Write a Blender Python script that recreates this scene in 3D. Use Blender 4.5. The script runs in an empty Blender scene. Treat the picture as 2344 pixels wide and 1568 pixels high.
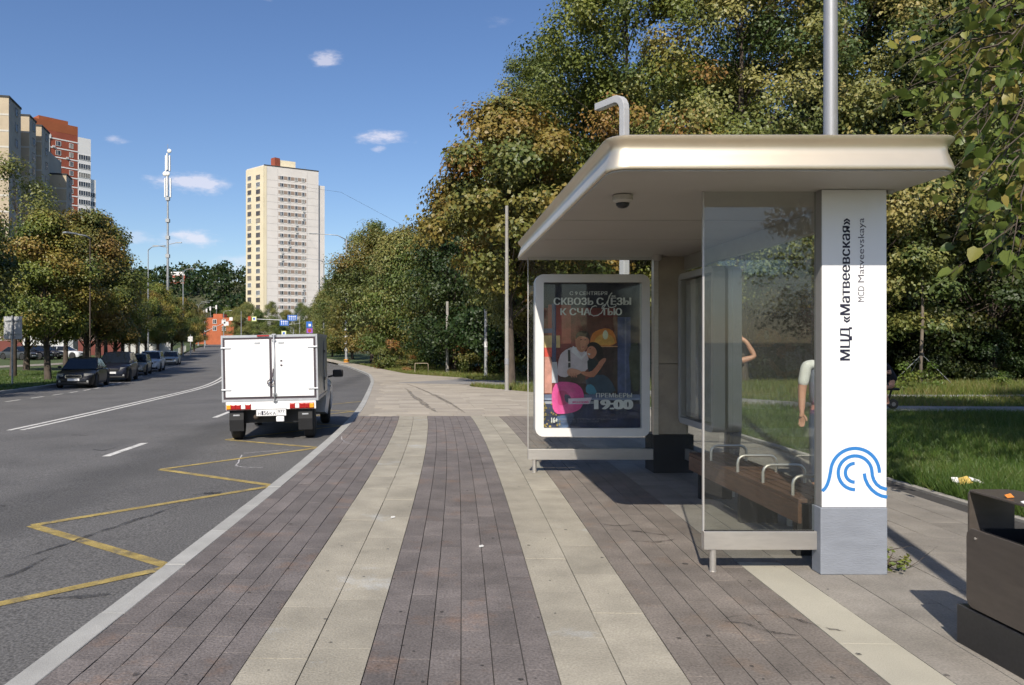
import bpy, bmesh, math, random
import numpy as np
from mathutils import Vector, Matrix, Euler
R = math.radians
random.seed(7)
RNG = np.random.default_rng(7)
scene = bpy.context.scene
COL = scene.collection

# ------------------------------------------------------------------ camera
CAMH = 1.6
cam_d = bpy.data.cameras.new('camera')
cam = bpy.data.objects.new('camera', cam_d)
COL.objects.link(cam)
cam.location = (0, 0, CAMH)
cam.rotation_euler = (R(90), 0, 0)
cam_d.sensor_width = 36.0
cam_d.lens = 27.03
cam_d.shift_x = 0.0776
cam_d.clip_start = 0.05
cam_d.clip_end = 9000
scene.camera = cam

# ------------------------------------------------------------------ sun and sky
SUN_AZ, SUN_EL = 14.4, 42.0          # light travels towards +Y turned this much to +X
world = bpy.data.worlds.new('World')
scene.world = world
world.use_nodes = True
wn, wl = world.node_tree.nodes, world.node_tree.links
for n in list(wn): wn.remove(n)
w_out = wn.new('ShaderNodeOutputWorld')
w_bg = wn.new('ShaderNodeBackground')
w_bg.inputs['Strength'].default_value = 0.10
sky = wn.new('ShaderNodeTexSky')
sky.sky_type = 'NISHITA'
sky.sun_disc = False
sky.sun_elevation = R(SUN_EL)
sky.sun_rotation = R(180 + SUN_AZ)
sky.altitude = 150
sky.air_density = 1.0
sky.dust_density = 0.9
sky.ozone_density = 2.6

def wmath(op, a, b=None, c=None, clamp=False):
    n = wn.new('ShaderNodeMath'); n.operation = op; n.use_clamp = clamp
    for i, v in enumerate((a, b, c)):
        if v is None: continue
        if isinstance(v, (int, float)): n.inputs[i].default_value = v
        else: wl.new(v, n.inputs[i])
    return n.outputs[0]
w_tc = wn.new('ShaderNodeTexCoord')
w_sep = wn.new('ShaderNodeSeparateXYZ'); wl.new(w_tc.outputs['Generated'], w_sep.inputs[0])
w_az = wmath('ARCTAN2', w_sep.outputs[0], w_sep.outputs[1])
w_el = wmath('ARCSINE', w_sep.outputs[2])
w_ns = wn.new('ShaderNodeTexNoise'); w_ns.inputs['Scale'].default_value = 17; w_ns.inputs['Detail'].default_value = 9
w_ns.inputs['Roughness'].default_value = 0.62
w_map = wn.new('ShaderNodeMapping'); w_map.inputs['Scale'].default_value = (1, 1, 2.6)
wl.new(w_tc.outputs['Generated'], w_map.inputs[0]); wl.new(w_map.outputs[0], w_ns.inputs[0])
w_nz = wmath('MULTIPLY', wmath('SUBTRACT', w_ns.outputs[0], 0.5), 4.6)
clouds = []
for px, py, sx, sy, a in [(862, 314, 92, 20, .62), (428, 436, 86, 28, .6), (436, 556, 80, 24, .6), (515, 645, 80, 40, .42),
                          (752, 138, 48, 22, .5), (866, 343, 22, 10, .5), (268, 354, 30, 11, .4), (1000, 505, 60, 20, .6),
                          (300, 560, 60, 18, .25), (560, 600, 60, 16, .3), (1140, 50, 40, 14, .3), (610, 10, 30, 12, .3)]:
    clouds.append((math.atan((px - 990) / 1760), math.atan((784 - py) / 1760), sx / 1760, sy / 1760, a))
crnd = random.Random(5)
for i in range(9):
    clouds.append((R(38 + i * 32), R(crnd.uniform(6, 34)), crnd.uniform(.03, .09), crnd.uniform(.012, .03), .5))
w_mask = None
for a0, e0, sa, se, amp in clouds:
    da = wmath('DIVIDE', wmath('SUBTRACT', w_az, a0 if a0 < math.pi else a0 - 2 * math.pi), sa)
    de = wmath('DIVIDE', wmath('SUBTRACT', w_el, e0), se)
    q = wmath('ADD', wmath('MULTIPLY', da, da), wmath('MULTIPLY', de, de))
    m = wmath('SUBTRACT', 0.95, wmath('ADD', q, w_nz), clamp=True)
    m = wmath('MULTIPLY', wmath('MULTIPLY', m, m), amp, clamp=True)
    w_mask = m if w_mask is None else wmath('MAXIMUM', w_mask, m)
w_mix = wn.new('ShaderNodeMix'); w_mix.data_type = 'RGBA'
wl.new(w_mask, w_mix.inputs['Factor'])
w_hs = wn.new('ShaderNodeHueSaturation'); w_hs.inputs['Saturation'].default_value = 1.14; w_hs.inputs['Hue'].default_value = .508
wl.new(sky.outputs[0], w_hs.inputs['Color']); wl.new(w_hs.outputs[0], w_mix.inputs['A'])
w_mix.inputs['B'].default_value = (7.4, 7.0, 7.5, 1)
wl.new(w_mix.outputs['Result'], w_bg.inputs['Color'])
wl.new(w_bg.outputs[0], w_out.inputs[0])

sun_d = bpy.data.lights.new('sun', 'SUN')
sun_d.energy = 4.4
sun_d.angle = R(0.53)
sun_d.color = (1.0, 0.925, 0.81)
sun = bpy.data.objects.new('sun', sun_d)
COL.objects.link(sun)
sun.location = (-20, -60, 60)
_dir = Vector((math.sin(R(SUN_AZ)) * math.cos(R(SUN_EL)), math.cos(R(SUN_AZ)) * math.cos(R(SUN_EL)), -math.sin(R(SUN_EL))))
sun.rotation_euler = _dir.to_track_quat('-Z', 'Y').to_euler()

vs = scene.view_settings
vs.view_transform = 'Standard'; vs.look = 'None'; vs.gamma = 1.0; vs.use_curve_mapping = False
vs.exposure = 0.40
scene.render.engine = 'CYCLES'
scene.cycles.use_denoising = True
scene.cycles.max_bounces = 5
scene.cycles.diffuse_bounces = 2
scene.cycles.glossy_bounces = 2
scene.cycles.transmission_bounces = 3
scene.cycles.transparent_max_bounces = 16
scene.cycles.use_adaptive_sampling = True
scene.cycles.adaptive_threshold = 0.03
world.cycles.sampling_method = 'MANUAL'
world.cycles.sample_map_resolution = 512
scene.cycles.caustics_reflective = False
scene.cycles.caustics_refractive = False

# ------------------------------------------------------------------ materials
MATS = {}
def M(name, base, rough=.6, metal=0.0, var=.12, scale=6.0, bump=0.0, bscale=80.0, rnd=0.0, spec=.5, coat=0.0,
      col2=None, local=False, detail=6, stretch=None, c2lo=.55, c2hi=.75, fine=0.0):
    m = bpy.data.materials.new(name); m.use_nodes = True
    N, L = m.node_tree.nodes, m.node_tree.links
    p = N['Principled BSDF']
    p.inputs['Roughness'].default_value = rough; p.inputs['Metallic'].default_value = metal
    p.inputs['Specular IOR Level'].default_value = spec
    if coat: p.inputs['Coat Weight'].default_value = coat; p.inputs['Coat Roughness'].default_value = .04
    if local:
        src = N.new('ShaderNodeTexCoord').outputs['Object']
    else:
        src = N.new('ShaderNodeNewGeometry').outputs['Position']
    if stretch:
        mp = N.new('ShaderNodeMapping'); mp.inputs['Scale'].default_value = stretch; L.new(src, mp.inputs[0]); src = mp.outputs[0]
    cur = None
    if var or col2:
        nz = N.new('ShaderNodeTexNoise'); nz.inputs['Scale'].default_value = scale; nz.inputs['Detail'].default_value = detail
        nz.inputs['Roughness'].default_value = .6
        L.new(src, nz.inputs['Vector'])
        mr = N.new('ShaderNodeMapRange'); mr.inputs['From Min'].default_value = .3; mr.inputs['From Max'].default_value = .7
        mr.inputs['To Min'].default_value = 1 - var; mr.inputs['To Max'].default_value = 1 + var
        L.new(nz.outputs[0], mr.inputs[0])
        fac = mr.outputs[0]
        if fine:
            n2 = N.new('ShaderNodeTexNoise'); n2.inputs['Scale'].default_value = bscale; n2.inputs['Detail'].default_value = 3
            L.new(src, n2.inputs['Vector'])
            m2 = N.new('ShaderNodeMapRange'); m2.inputs['From Min'].default_value = .3; m2.inputs['From Max'].default_value = .7
            m2.inputs['To Min'].default_value = 1 - fine; m2.inputs['To Max'].default_value = 1 + fine
            L.new(n2.outputs[0], m2.inputs[0])
            mm = N.new('ShaderNodeMath'); mm.operation = 'MULTIPLY'; L.new(fac, mm.inputs[0]); L.new(m2.outputs[0], mm.inputs[1]); fac = mm.outputs[0]
        if rnd:
            oi = N.new('ShaderNodeObjectInfo')
            m3 = N.new('ShaderNodeMapRange'); m3.inputs['To Min'].default_value = 1 - rnd; m3.inputs['To Max'].default_value = 1 + rnd
            L.new(oi.outputs['Random'], m3.inputs[0])
            mm = N.new('ShaderNodeMath'); mm.operation = 'MULTIPLY'; L.new(fac, mm.inputs[0]); L.new(m3.outputs[0], mm.inputs[1]); fac = mm.outputs[0]
        cin = None
        if col2:
            n4 = N.new('ShaderNodeTexNoise'); n4.inputs['Scale'].default_value = scale * .55; n4.inputs['Detail'].default_value = 7
            n4.inputs['Roughness'].default_value = .7
            L.new(src, n4.inputs['Vector'])
            m4 = N.new('ShaderNodeMapRange'); m4.inputs['From Min'].default_value = c2lo; m4.inputs['From Max'].default_value = c2hi
            L.new(n4.outputs[0], m4.inputs[0])
            mx = N.new('ShaderNodeMix'); mx.data_type = 'RGBA'
            mx.inputs['A'].default_value = (*base, 1); mx.inputs['B'].default_value = (*col2, 1)
            L.new(m4.outputs[0], mx.inputs['Factor']); cin = mx.outputs['Result']
        vm = N.new('ShaderNodeVectorMath'); vm.operation = 'SCALE'
        if cin: L.new(cin, vm.inputs[0])
        else: vm.inputs[0].default_value = base
        L.new(fac, vm.inputs['Scale'])
        L.new(vm.outputs[0], p.inputs['Base Color'])
    else:
        p.inputs['Base Color'].default_value = (*base, 1)
    if bump:
        nb = N.new('ShaderNodeTexNoise'); nb.inputs['Scale'].default_value = bscale; nb.inputs['Detail'].default_value = 4
        L.new(src, nb.inputs['Vector'])
        bp = N.new('ShaderNodeBump'); bp.inputs['Strength'].default_value = bump; bp.inputs['Distance'].default_value = .01
        L.new(nb.outputs[0], bp.inputs['Height']); L.new(bp.outputs[0], p.inputs['Normal'])
    MATS[name] = m
    return m

def glass_mat(name, tint, ior=1.5, dirt=.03):
    m = bpy.data.materials.new(name); m.use_nodes = True
    N, L = m.node_tree.nodes, m.node_tree.links
    for n in list(N): N.remove(n)
    o = N.new('ShaderNodeOutputMaterial'); tr = N.new('ShaderNodeBsdfTransparent'); tr.inputs[0].default_value = (*tint, 1)
    gl = N.new('ShaderNodeBsdfGlossy'); gl.inputs['Roughness'].default_value = .015
    fr = N.new('ShaderNodeFresnel'); fr.inputs['IOR'].default_value = ior
    gb = N.new('ShaderNodeNewGeometry'); fm = N.new('ShaderNodeMath'); fm.operation = 'SUBTRACT'; fm.inputs[0].default_value = 1; L.new(gb.outputs['Backfacing'], fm.inputs[1])
    fk = N.new('ShaderNodeMath'); fk.operation = 'MULTIPLY'; L.new(fr.outputs[0], fk.inputs[0]); L.new(fm.outputs[0], fk.inputs[1])      # one reflection per sheet, none from inside
    mx = N.new('ShaderNodeMixShader'); L.new(fk.outputs[0], mx.inputs[0]); L.new(tr.outputs[0], mx.inputs[1]); L.new(gl.outputs[0], mx.inputs[2])
    df = N.new('ShaderNodeBsdfDiffuse'); df.inputs[0].default_value = (.6, .6, .56, 1)
    g = N.new('ShaderNodeNewGeometry')
    nz = N.new('ShaderNodeTexNoise'); nz.inputs['Scale'].default_value = 3.0; nz.inputs['Detail'].default_value = 8; L.new(g.outputs['Position'], nz.inputs['Vector'])
    ms = N.new('ShaderNodeMath'); ms.operation = 'MULTIPLY'; L.new(nz.outputs[0], ms.inputs[0]); ms.inputs[1].default_value = dirt * 2
    m2 = N.new('ShaderNodeMixShader'); L.new(ms.outputs[0], m2.inputs[0]); L.new(mx.outputs[0], m2.inputs[1]); L.new(df.outputs[0], m2.inputs[2])
    L.new(m2.outputs[0], o.inputs[0])
    MATS[name] = m
    return m

def leaf_mat(name, stops, trans=.30, rough=.48, gain=1.0):
    """leaf colour by the per-leaf 'tint' attribute"""
    m = bpy.data.materials.new(name); m.use_nodes = True
    N, L = m.node_tree.nodes, m.node_tree.links
    p = N['Principled BSDF']; o = N['Material Output']
    stops = [tuple(c * gain for c in s) for s in stops]
    at = N.new('ShaderNodeAttribute'); at.attribute_name = 'tint'
    rp = N.new('ShaderNodeValToRGB')
    el = rp.color_ramp.elements
    el[0].position = 0; el[0].color = (*stops[0], 1)
    el[1].position = 1; el[1].color = (*stops[-1], 1)
    for i, s in enumerate(stops[1:-1]):
        e = el.new((i + 1) / (len(stops) - 1)); e.color = (*s, 1)
    L.new(at.outputs['Fac'], rp.inputs[0])
    oi = N.new('ShaderNodeObjectInfo')
    hs = N.new('ShaderNodeHueSaturation')
    mr = N.new('ShaderNodeMapRange'); mr.inputs['To Min'].default_value = .485; mr.inputs['To Max'].default_value = .512
    L.new(oi.outputs['Random'], mr.inputs[0]); L.new(mr.outputs[0], hs.inputs['Hue'])
    L.new(rp.outputs[0], hs.inputs['Color'])
    L.new(hs.outputs[0], p.inputs['Base Color'])
    p.inputs['Roughness'].default_value = rough; p.inputs['Specular IOR Level'].default_value = .45
    tl = N.new('ShaderNodeBsdfTranslucent'); L.new(hs.outputs[0], tl.inputs[0])
    mx = N.new('ShaderNodeMixShader'); mx.inputs[0].default_value = trans
    L.new(p.outputs[0], mx.inputs[1]); L.new(tl.outputs[0], mx.inputs[2]); L.new(mx.outputs[0], o.inputs[0])
    MATS[name] = m
    return m

M('asphalt', (.112, .108, .104), .85, var=.18, scale=.5, bump=.8, bscale=55, fine=.55, col2=(.078, .076, .076), c2lo=.55, c2hi=.75)
M('road_white', (.58, .565, .53), .75, var=.18, scale=8, col2=(.24, .235, .23), c2lo=.55, c2hi=.7, fine=.15)
M('road_yellow', (.36, .27, .085), .8, var=.22, scale=9, col2=(.15, .13, .095), c2lo=.52, c2hi=.68, fine=.25)
M('chalk', (.6, .58, .58), .9, var=.3, scale=30)
M('kerb', (.34, .335, .315), .85, var=.13, scale=3, bump=.25, bscale=150, rnd=.06, fine=.12)
M('paver_dark', (.140, .122, .114), .8, var=.24, scale=3.2, bump=.5, bscale=70, rnd=.16, fine=.34, col2=(.19, .125, .09), c2lo=.55, c2hi=.74)
M('paver_light', (.305, .278, .222), .85, var=.19, scale=2.4, bump=.4, bscale=80, rnd=.10, fine=.18, col2=(.36, .36, .34), c2lo=.58, c2hi=.7)
M('paver_pale', (.385, .36, .29), .85, var=.10, scale=1.6, bump=.3, bscale=150, rnd=.05, fine=.10)
M('paver_mid', (.225, .205, .178), .85, var=.2, scale=2.6, bump=.4, bscale=80, rnd=.10, fine=.2, col2=(.16, .145, .125), c2lo=.58, c2hi=.74)
M('plaza', (.355, .312, .252), .85, var=.14, scale=.7, bump=.3, bscale=120, rnd=.0, fine=.1, col2=(.22, .19, .165), c2lo=.56, c2hi=.75)
M('paver_brown', (.165, .142, .122), .82, var=.24, scale=3.0, bump=.45, bscale=75, rnd=.13, fine=.3, col2=(.20, .145, .105), c2lo=.55, c2hi=.74)
M('joint', (.045, .042, .04), .95, var=.2, scale=9)
M('path', (.24, .23, .22), .9, var=.15, scale=1.2, fine=.15)
M('soil', (.055, .06, .025), 1.0, var=.35, scale=1.5, bump=.5, bscale=20, col2=(.09, .065, .03))
M('lawn_soil', (.05, .075, .018), 1.0, var=.35, scale=2.5, bump=.6, bscale=30, col2=(.035, .05, .015))
M('champagne', (.80, .69, .52), .42, metal=.8, var=.04, scale=3)
M('soffit', (.46, .43, .39), .62, var=.05, scale=1.5)
M('steel', (.60, .57, .53), .36, metal=.75, var=.06, scale=8, stretch=(1, 1, 6))
M('brushed', (.50, .48, .455), .45, metal=.45, var=.07, scale=6)
M('cladding', (.40, .345, .275), .5, metal=.15, var=.16, scale=3, col2=(.3, .26, .21))
M('black_gloss', (.012, .012, .014), .35, var=0)
M('black_matt', (.02, .02, .021), .7, var=0)
M('rubber', (.022, .022, .023), .8, var=.2, scale=20, local=True)
M('totem_white', (.80, .80, .80), .4, var=.02, scale=2)
M('totem_grey', (.215, .232, .265), .65, var=.12, scale=3, bump=.25, bscale=40, col2=(.12, .13, .145), c2lo=.66, c2hi=.72, stretch=(1, 1, 3))
M('totem_side', (.27, .26, .25), .5, var=.05)
M('logo_blue', (.03, .19, .50), .45, var=0)
M('ink', (.012, .012, .03), .5, var=0)
M('ink_grey', (.09, .08, .10), .5, var=0)
M('frame_white', (.70, .69, .67), .4, var=.04, scale=3)
M('pole_grey', (.33, .335, .35), .45, metal=.35, var=.07, scale=4)
M('pole_light', (.42, .42, .43), .45, var=.06, scale=4)
M('galv', (.36, .37, .375), .5, metal=.4, var=.15, scale=3)
M('concrete', (.30, .285, .26), .9, var=.15, scale=3)
M('bench_wood', (.12, .065, .042), .55, var=.3, scale=6, stretch=(8, 1, 8), rnd=.15)
M('granite_dark', (.022, .022, .024), .35, var=.3, scale=60)
M('bin_steel', (.125, .105, .09), .42, metal=.45, var=.12, scale=5, stretch=(1, 1, 4))
M('bark', (.075, .058, .045), .95, var=.35, scale=7, bump=.7, bscale=24, stretch=(1, 1, .3))
M('bark_pale', (.16, .13, .10), .95, var=.3, scale=7, bump=.6, bscale=24, stretch=(1, 1, .3))
glass_mat('glass', (.93, .945, .93), 1.6, .008)
glass_mat('glass_near', (.885, .90, .88), 1.8, .014)
M('car_glass', (.008, .010, .012), .08, var=0, spec=.4)
M('pane', (.03, .036, .045), .12, var=.5, scale=.25, spec=.7); M('pane_curtain', (.20, .19, .17), .3, var=.4, scale=.6, spec=.5); M('pane_sky', (.09, .10, .115), .15, var=.4, scale=.4, spec=.7)
leaf_mat('leaf_maple', [(.050, .074, .016), (.085, .113, .022), (.13, .155, .030), (.20, .17, .035), (.20, .125, .030)], gain=1.4)
leaf_mat('leaf_brown', [(.07, .095, .022), (.13, .13, .03), (.20, .145, .035), (.22, .125, .032), (.17, .075, .024)], gain=1.25)
leaf_mat('leaf_linden', [(.055, .085, .024), (.095, .12, .032), (.15, .16, .045), (.22, .20, .06), (.28, .22, .07)], gain=1.4)
leaf_mat('leaf_mix', [(.065, .09, .028), (.10, .12, .034), (.15, .15, .042), (.20, .165, .048), (.20, .135, .042)], gain=1.45)
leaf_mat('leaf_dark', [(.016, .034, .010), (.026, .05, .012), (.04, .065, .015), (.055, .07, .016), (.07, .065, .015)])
leaf_mat('leaf_near', [(.05, .085, .02), (.08, .125, .025), (.12, .16, .035), (.19, .19, .04), (.27, .22, .06)], trans=.38, rough=.4, gain=1.3)
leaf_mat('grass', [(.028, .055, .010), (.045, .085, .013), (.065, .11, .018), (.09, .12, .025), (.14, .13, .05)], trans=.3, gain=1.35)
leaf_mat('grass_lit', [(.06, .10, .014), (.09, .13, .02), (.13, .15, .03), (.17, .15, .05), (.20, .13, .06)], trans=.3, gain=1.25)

def wear_band(m, lo, hi, soft, dark):
    """oil and tyre wear along the bus lane: darker strip between two X values with ragged edges"""
    N, L = m.node_tree.nodes, m.node_tree.links
    p = N['Principled BSDF']; src = p.inputs['Base Color'].links[0].from_socket
    ge = N.new('ShaderNodeNewGeometry'); sp = N.new('ShaderNodeSeparateXYZ'); L.new(ge.outputs['Position'], sp.inputs[0])
    nz = N.new('ShaderNodeTexNoise'); nz.inputs['Scale'].default_value = .8; nz.inputs['Detail'].default_value = 6; L.new(ge.outputs['Position'], nz.inputs['Vector'])
    a = N.new('ShaderNodeMath'); a.operation = 'MULTIPLY_ADD'; L.new(nz.outputs[0], a.inputs[0]); a.inputs[1].default_value = 1.2; L.new(sp.outputs[0], a.inputs[2])
    f = None
    for l0, l1, d in ((lo, hi, dark), (hi + .15, hi + 2.2, .9)):
        c = (l0 + l1) / 2 + .6; w = (l1 - l0) / 2
        b = N.new('ShaderNodeMath'); b.operation = 'SUBTRACT'; L.new(a.outputs[0], b.inputs[0]); b.inputs[1].default_value = c
        q = N.new('ShaderNodeMath'); q.operation = 'ABSOLUTE'; L.new(b.outputs[0], q.inputs[0])
        r = N.new('ShaderNodeMapRange'); r.interpolation_type = 'SMOOTHSTEP'; r.inputs['From Min'].default_value = max(0, w - soft); r.inputs['From Max'].default_value = w + soft
        r.inputs['To Min'].default_value = d; r.inputs['To Max'].default_value = 1; L.new(q.outputs[0], r.inputs[0])
        if f is None: f = r.outputs[0]
        else:
            k = N.new('ShaderNodeMath'); k.operation = 'MULTIPLY'; L.new(f, k.inputs[0]); L.new(r.outputs[0], k.inputs[1]); f = k.outputs[0]
    v = N.new('ShaderNodeVectorMath'); v.operation = 'SCALE'; L.new(src, v.inputs[0]); L.new(f, v.inputs['Scale']); L.new(v.outputs[0], p.inputs['Base Color'])
wear_band(MATS['asphalt'], -4.75, -3.75, .35, .70)
# ------------------------------------------------------------------ helpers
class MB:
    """collects simple solids; build() links them as ONE mesh object"""
    def __init__(s): s.v = []; s.f = []
    def poly(s, pts, faces):
        b = len(s.v); s.v += [tuple(p) for p in pts]; s.f += [tuple(i + b for i in f) for f in faces]; return s
    def box(s, x0, x1, y0, y1, z0, z1):
        return s.poly([(x0, y0, z0), (x1, y0, z0), (x1, y1, z0), (x0, y1, z0), (x0, y0, z1), (x1, y0, z1), (x1, y1, z1), (x0, y1, z1)],
                      [(0, 3, 2, 1), (4, 5, 6, 7), (0, 1, 5, 4), (1, 2, 6, 5), (2, 3, 7, 6), (3, 0, 4, 7)])
    def cbox(s, c, size, rz=0, rx=0, ry=0):
        m = Euler((rx, ry, rz)).to_matrix(); pts = []
        for sx, sy, sz in ((-1, -1, -1), (1, -1, -1), (1, 1, -1), (-1, 1, -1), (-1, -1, 1), (1, -1, 1), (1, 1, 1), (-1, 1, 1)):
            pts.append(Vector(c) + m @ Vector((sx * size[0] / 2, sy * size[1] / 2, sz * size[2] / 2)))
        return s.poly(pts, [(0, 3, 2, 1), (4, 5, 6, 7), (0, 1, 5, 4), (1, 2, 6, 5), (2, 3, 7, 6), (3, 0, 4, 7)])
    def tube(s, pts, rad, n=8, cap=True):
        pts = [Vector(p) for p in pts]
        rs = rad if isinstance(rad, (list, tuple)) else [rad] * len(pts)
        b = len(s.v); prev = None
        for i, p in enumerate(pts):
            d = (pts[min(i + 1, len(pts) - 1)] - pts[max(i - 1, 0)]).normalized()
            a = Vector((0, 0, 1)) if abs(d.z) < .9 else Vector((1, 0, 0))
            if prev is not None: a = prev
            u = d.cross(a).normalized()
            if u.length < .5: u = d.orthogonal().normalized()
            w = u.cross(d).normalized(); prev = w
            for k in range(n):
                t = 2 * math.pi * k / n
                q = p + (u * math.cos(t) + w * math.sin(t)) * rs[i]; s.v.append(tuple(q))
        for i in range(len(pts) - 1):
            for k in range(n):
                s.f.append((b + i * n + k, b + i * n + (k + 1) % n, b + (i + 1) * n + (k + 1) % n, b + (i + 1) * n + k))
        if cap:
            s.f.append(tuple(b + k for k in reversed(range(n)))); e = b + (len(pts) - 1) * n
            s.f.append(tuple(e + k for k in range(n)))
        return s
    def lathe(s, prof, c=(0, 0, 0), n=20, axis='z'):
        """prof: (radius, height) list"""
        b = len(s.v)
        for r, h in prof:
            for k in range(n):
                t = 2 * math.pi * k / n; x, y = r * math.cos(t), r * math.sin(t)
                p = (x, y, h) if axis == 'z' else ((h, x, y) if axis == 'x' else (y, h, x))
                s.v.append((p[0] + c[0], p[1] + c[1], p[2] + c[2]))
        for i in range(len(prof) - 1):
            for k in range(n):
                s.f.append((b + i * n + k, b + i * n + (k + 1) % n, b + (i + 1) * n + (k + 1) % n, b + (i + 1) * n + k))
        s.f.append(tuple(b + k for k in reversed(range(n)))); e = b + (len(prof) - 1) * n
        s.f.append(tuple(e + k for k in range(n)))
        return s
    def loft(s, rings, cap=True, closed=True):
        b = len(s.v); n = len(rings[0])
        for r in rings: s.v += [tuple(p) for p in r]
        for i in range(len(rings) - 1):
            for k in range(n if closed else n - 1):
                s.f.append((b + i * n + k, b + i * n + (k + 1) % n, b + (i + 1) * n + (k + 1) % n, b + (i + 1) * n + k))
        if cap:
            s.f.append(tuple(b + k for k in reversed(range(n)))); e = b + (len(rings) - 1) * n
            s.f.append(tuple(e + k for k in range(n)))
        return s
    def prism(s, pts2, to3, t0, t1):
        """extrude a 2D outline; to3(u, v, t) gives the point"""
        return s.loft([[to3(u, v, t0) for u, v in pts2], [to3(u, v, t1) for u, v in pts2]])
    def ring(s, outer, inner, to3, t0, t1):
        n = len(outer); b = len(s.v)
        for pts, t in ((outer, t0), (inner, t0), (inner, t1), (outer, t1)):
            s.v += [tuple(to3(u, v, t)) for u, v in pts]
        for j in range(4):
            for k in range(n):
                a, c = b + j * n, b + ((j + 1) % 4) * n
                s.f.append((a + k, a + (k + 1) % n, c + (k + 1) % n, c + k))
        return s
    def build(s, name, mat, parent=None, smooth=False, bev=0, recenter=True, autosmooth=None):
        me = bpy.data.meshes.new(name)
        v = np.array(s.v, dtype=float)
        off = np.zeros(3)
        wp = Vector((0, 0, 0))
        rot0 = True
        if parent is not None:
            rot0 = all(abs(a) < 1e-9 for a in parent.rotation_euler)
        if recenter and len(v):
            off = np.array([(v[:, 0].min() + v[:, 0].max()) / 2, (v[:, 1].min() + v[:, 1].max()) / 2, v[:, 2].min()])
            v = v - off
        me.from_pydata(v.tolist(), [], s.f)
        bm = bmesh.new(); bm.from_mesh(me); bmesh.ops.recalc_face_normals(bm, faces=bm.faces[:]); bm.to_mesh(me); bm.free()
        if mat: me.materials.append(MATS[mat] if isinstance(mat, str) else mat)
        o = bpy.data.objects.new(name, me); COL.objects.link(o)
        o.location = Vector(off)
        if parent is not None:
            o.parent = parent
            if getattr(s, 'world', False): o.location = Vector(off) - wloc(parent)
        if smooth:
            me.polygons.foreach_set('use_smooth', [True] * len(me.polygons))
            if autosmooth: me.set_sharp_from_angle(angle=R(autosmooth))
        if bev:
            b = o.modifiers.new('bevel', 'BEVEL'); b.width = bev; b.segments = 2; b.limit_method = 'ANGLE'; b.angle_limit = R(40)
        return o

def wloc(o):
    p = Vector((0, 0, 0))
    while o is not None: p = p + o.location; o = o.parent
    return p
def W():
    m = MB(); m.world = True; return m          # geometry given in world coordinates, parents unrotated

def tag(o, label, cat, group=None, kind=None):
    if label: o['label'] = label
    if cat: o['category'] = cat
    if group: o['group'] = group
    if kind: o['kind'] = kind
    return o
def thing(name, label, cat, loc=(0, 0, 0), rz=0, group=None, rx=0, ry=0):
    o = bpy.data.objects.new(name, None); COL.objects.link(o)
    o.location = loc; o.rotation_euler = (rx, ry, rz); o.empty_display_size = .3
    return tag(o, label, cat, group)
def struct(o): o['kind'] = 'structure'; return o
def stuff(o): o['kind'] = 'stuff'; return o
def copy_tree(o, parent=None):
    c = o.copy(); COL.objects.link(c); c.parent = parent
    for ch in list(o.children): copy_tree(ch, c)
    return c
def rrect(x0, y0, x1, y1, r, n=6):
    pts = []
    for cx, cy, a0 in ((x1 - r, y0 + r, -90), (x1 - r, y1 - r, 0), (x0 + r, y1 - r, 90), (x0 + r, y0 + r, 180)):
        for k in range(n + 1):
            a = R(a0 + 90 * k / n); pts.append((cx + r * math.cos(a), cy + r * math.sin(a)))
    return pts
def np_mesh(name, verts, faces, mat, tint=None, smooth=False):
    """verts (N,3), faces (M,k) arrays"""
    me = bpy.data.meshes.new(name)
    verts = np.ascontiguousarray(verts, dtype=np.float32); faces = np.ascontiguousarray(faces, dtype=np.int32)
    k = faces.shape[1]
    me.vertices.add(len(verts)); me.vertices.foreach_set('co', verts.ravel())
    me.loops.add(faces.size); me.loops.foreach_set('vertex_index', faces.ravel())
    me.polygons.add(len(faces))
    me.polygons.foreach_set('loop_start', np.arange(len(faces), dtype=np.int32) * k)
    try: me.polygons.foreach_set('loop_total', np.full(len(faces), k, dtype=np.int32))
    except Exception: pass
    if tint is not None:
        a = me.attributes.new('tint', 'FLOAT', 'POINT'); a.data.foreach_set('value', np.ascontiguousarray(tint, dtype=np.float32))
    me.update(calc_edges=True)
    if smooth: me.polygons.foreach_set('use_smooth', [True] * len(me.polygons))
    if mat: me.materials.append(MATS[mat])
    return me
def add(me, name, parent=None, loc=(0, 0, 0)):
    o = bpy.data.objects.new(name, me); COL.objects.link(o); o.location = loc
    if parent is not None: o.parent = parent
    return o

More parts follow.
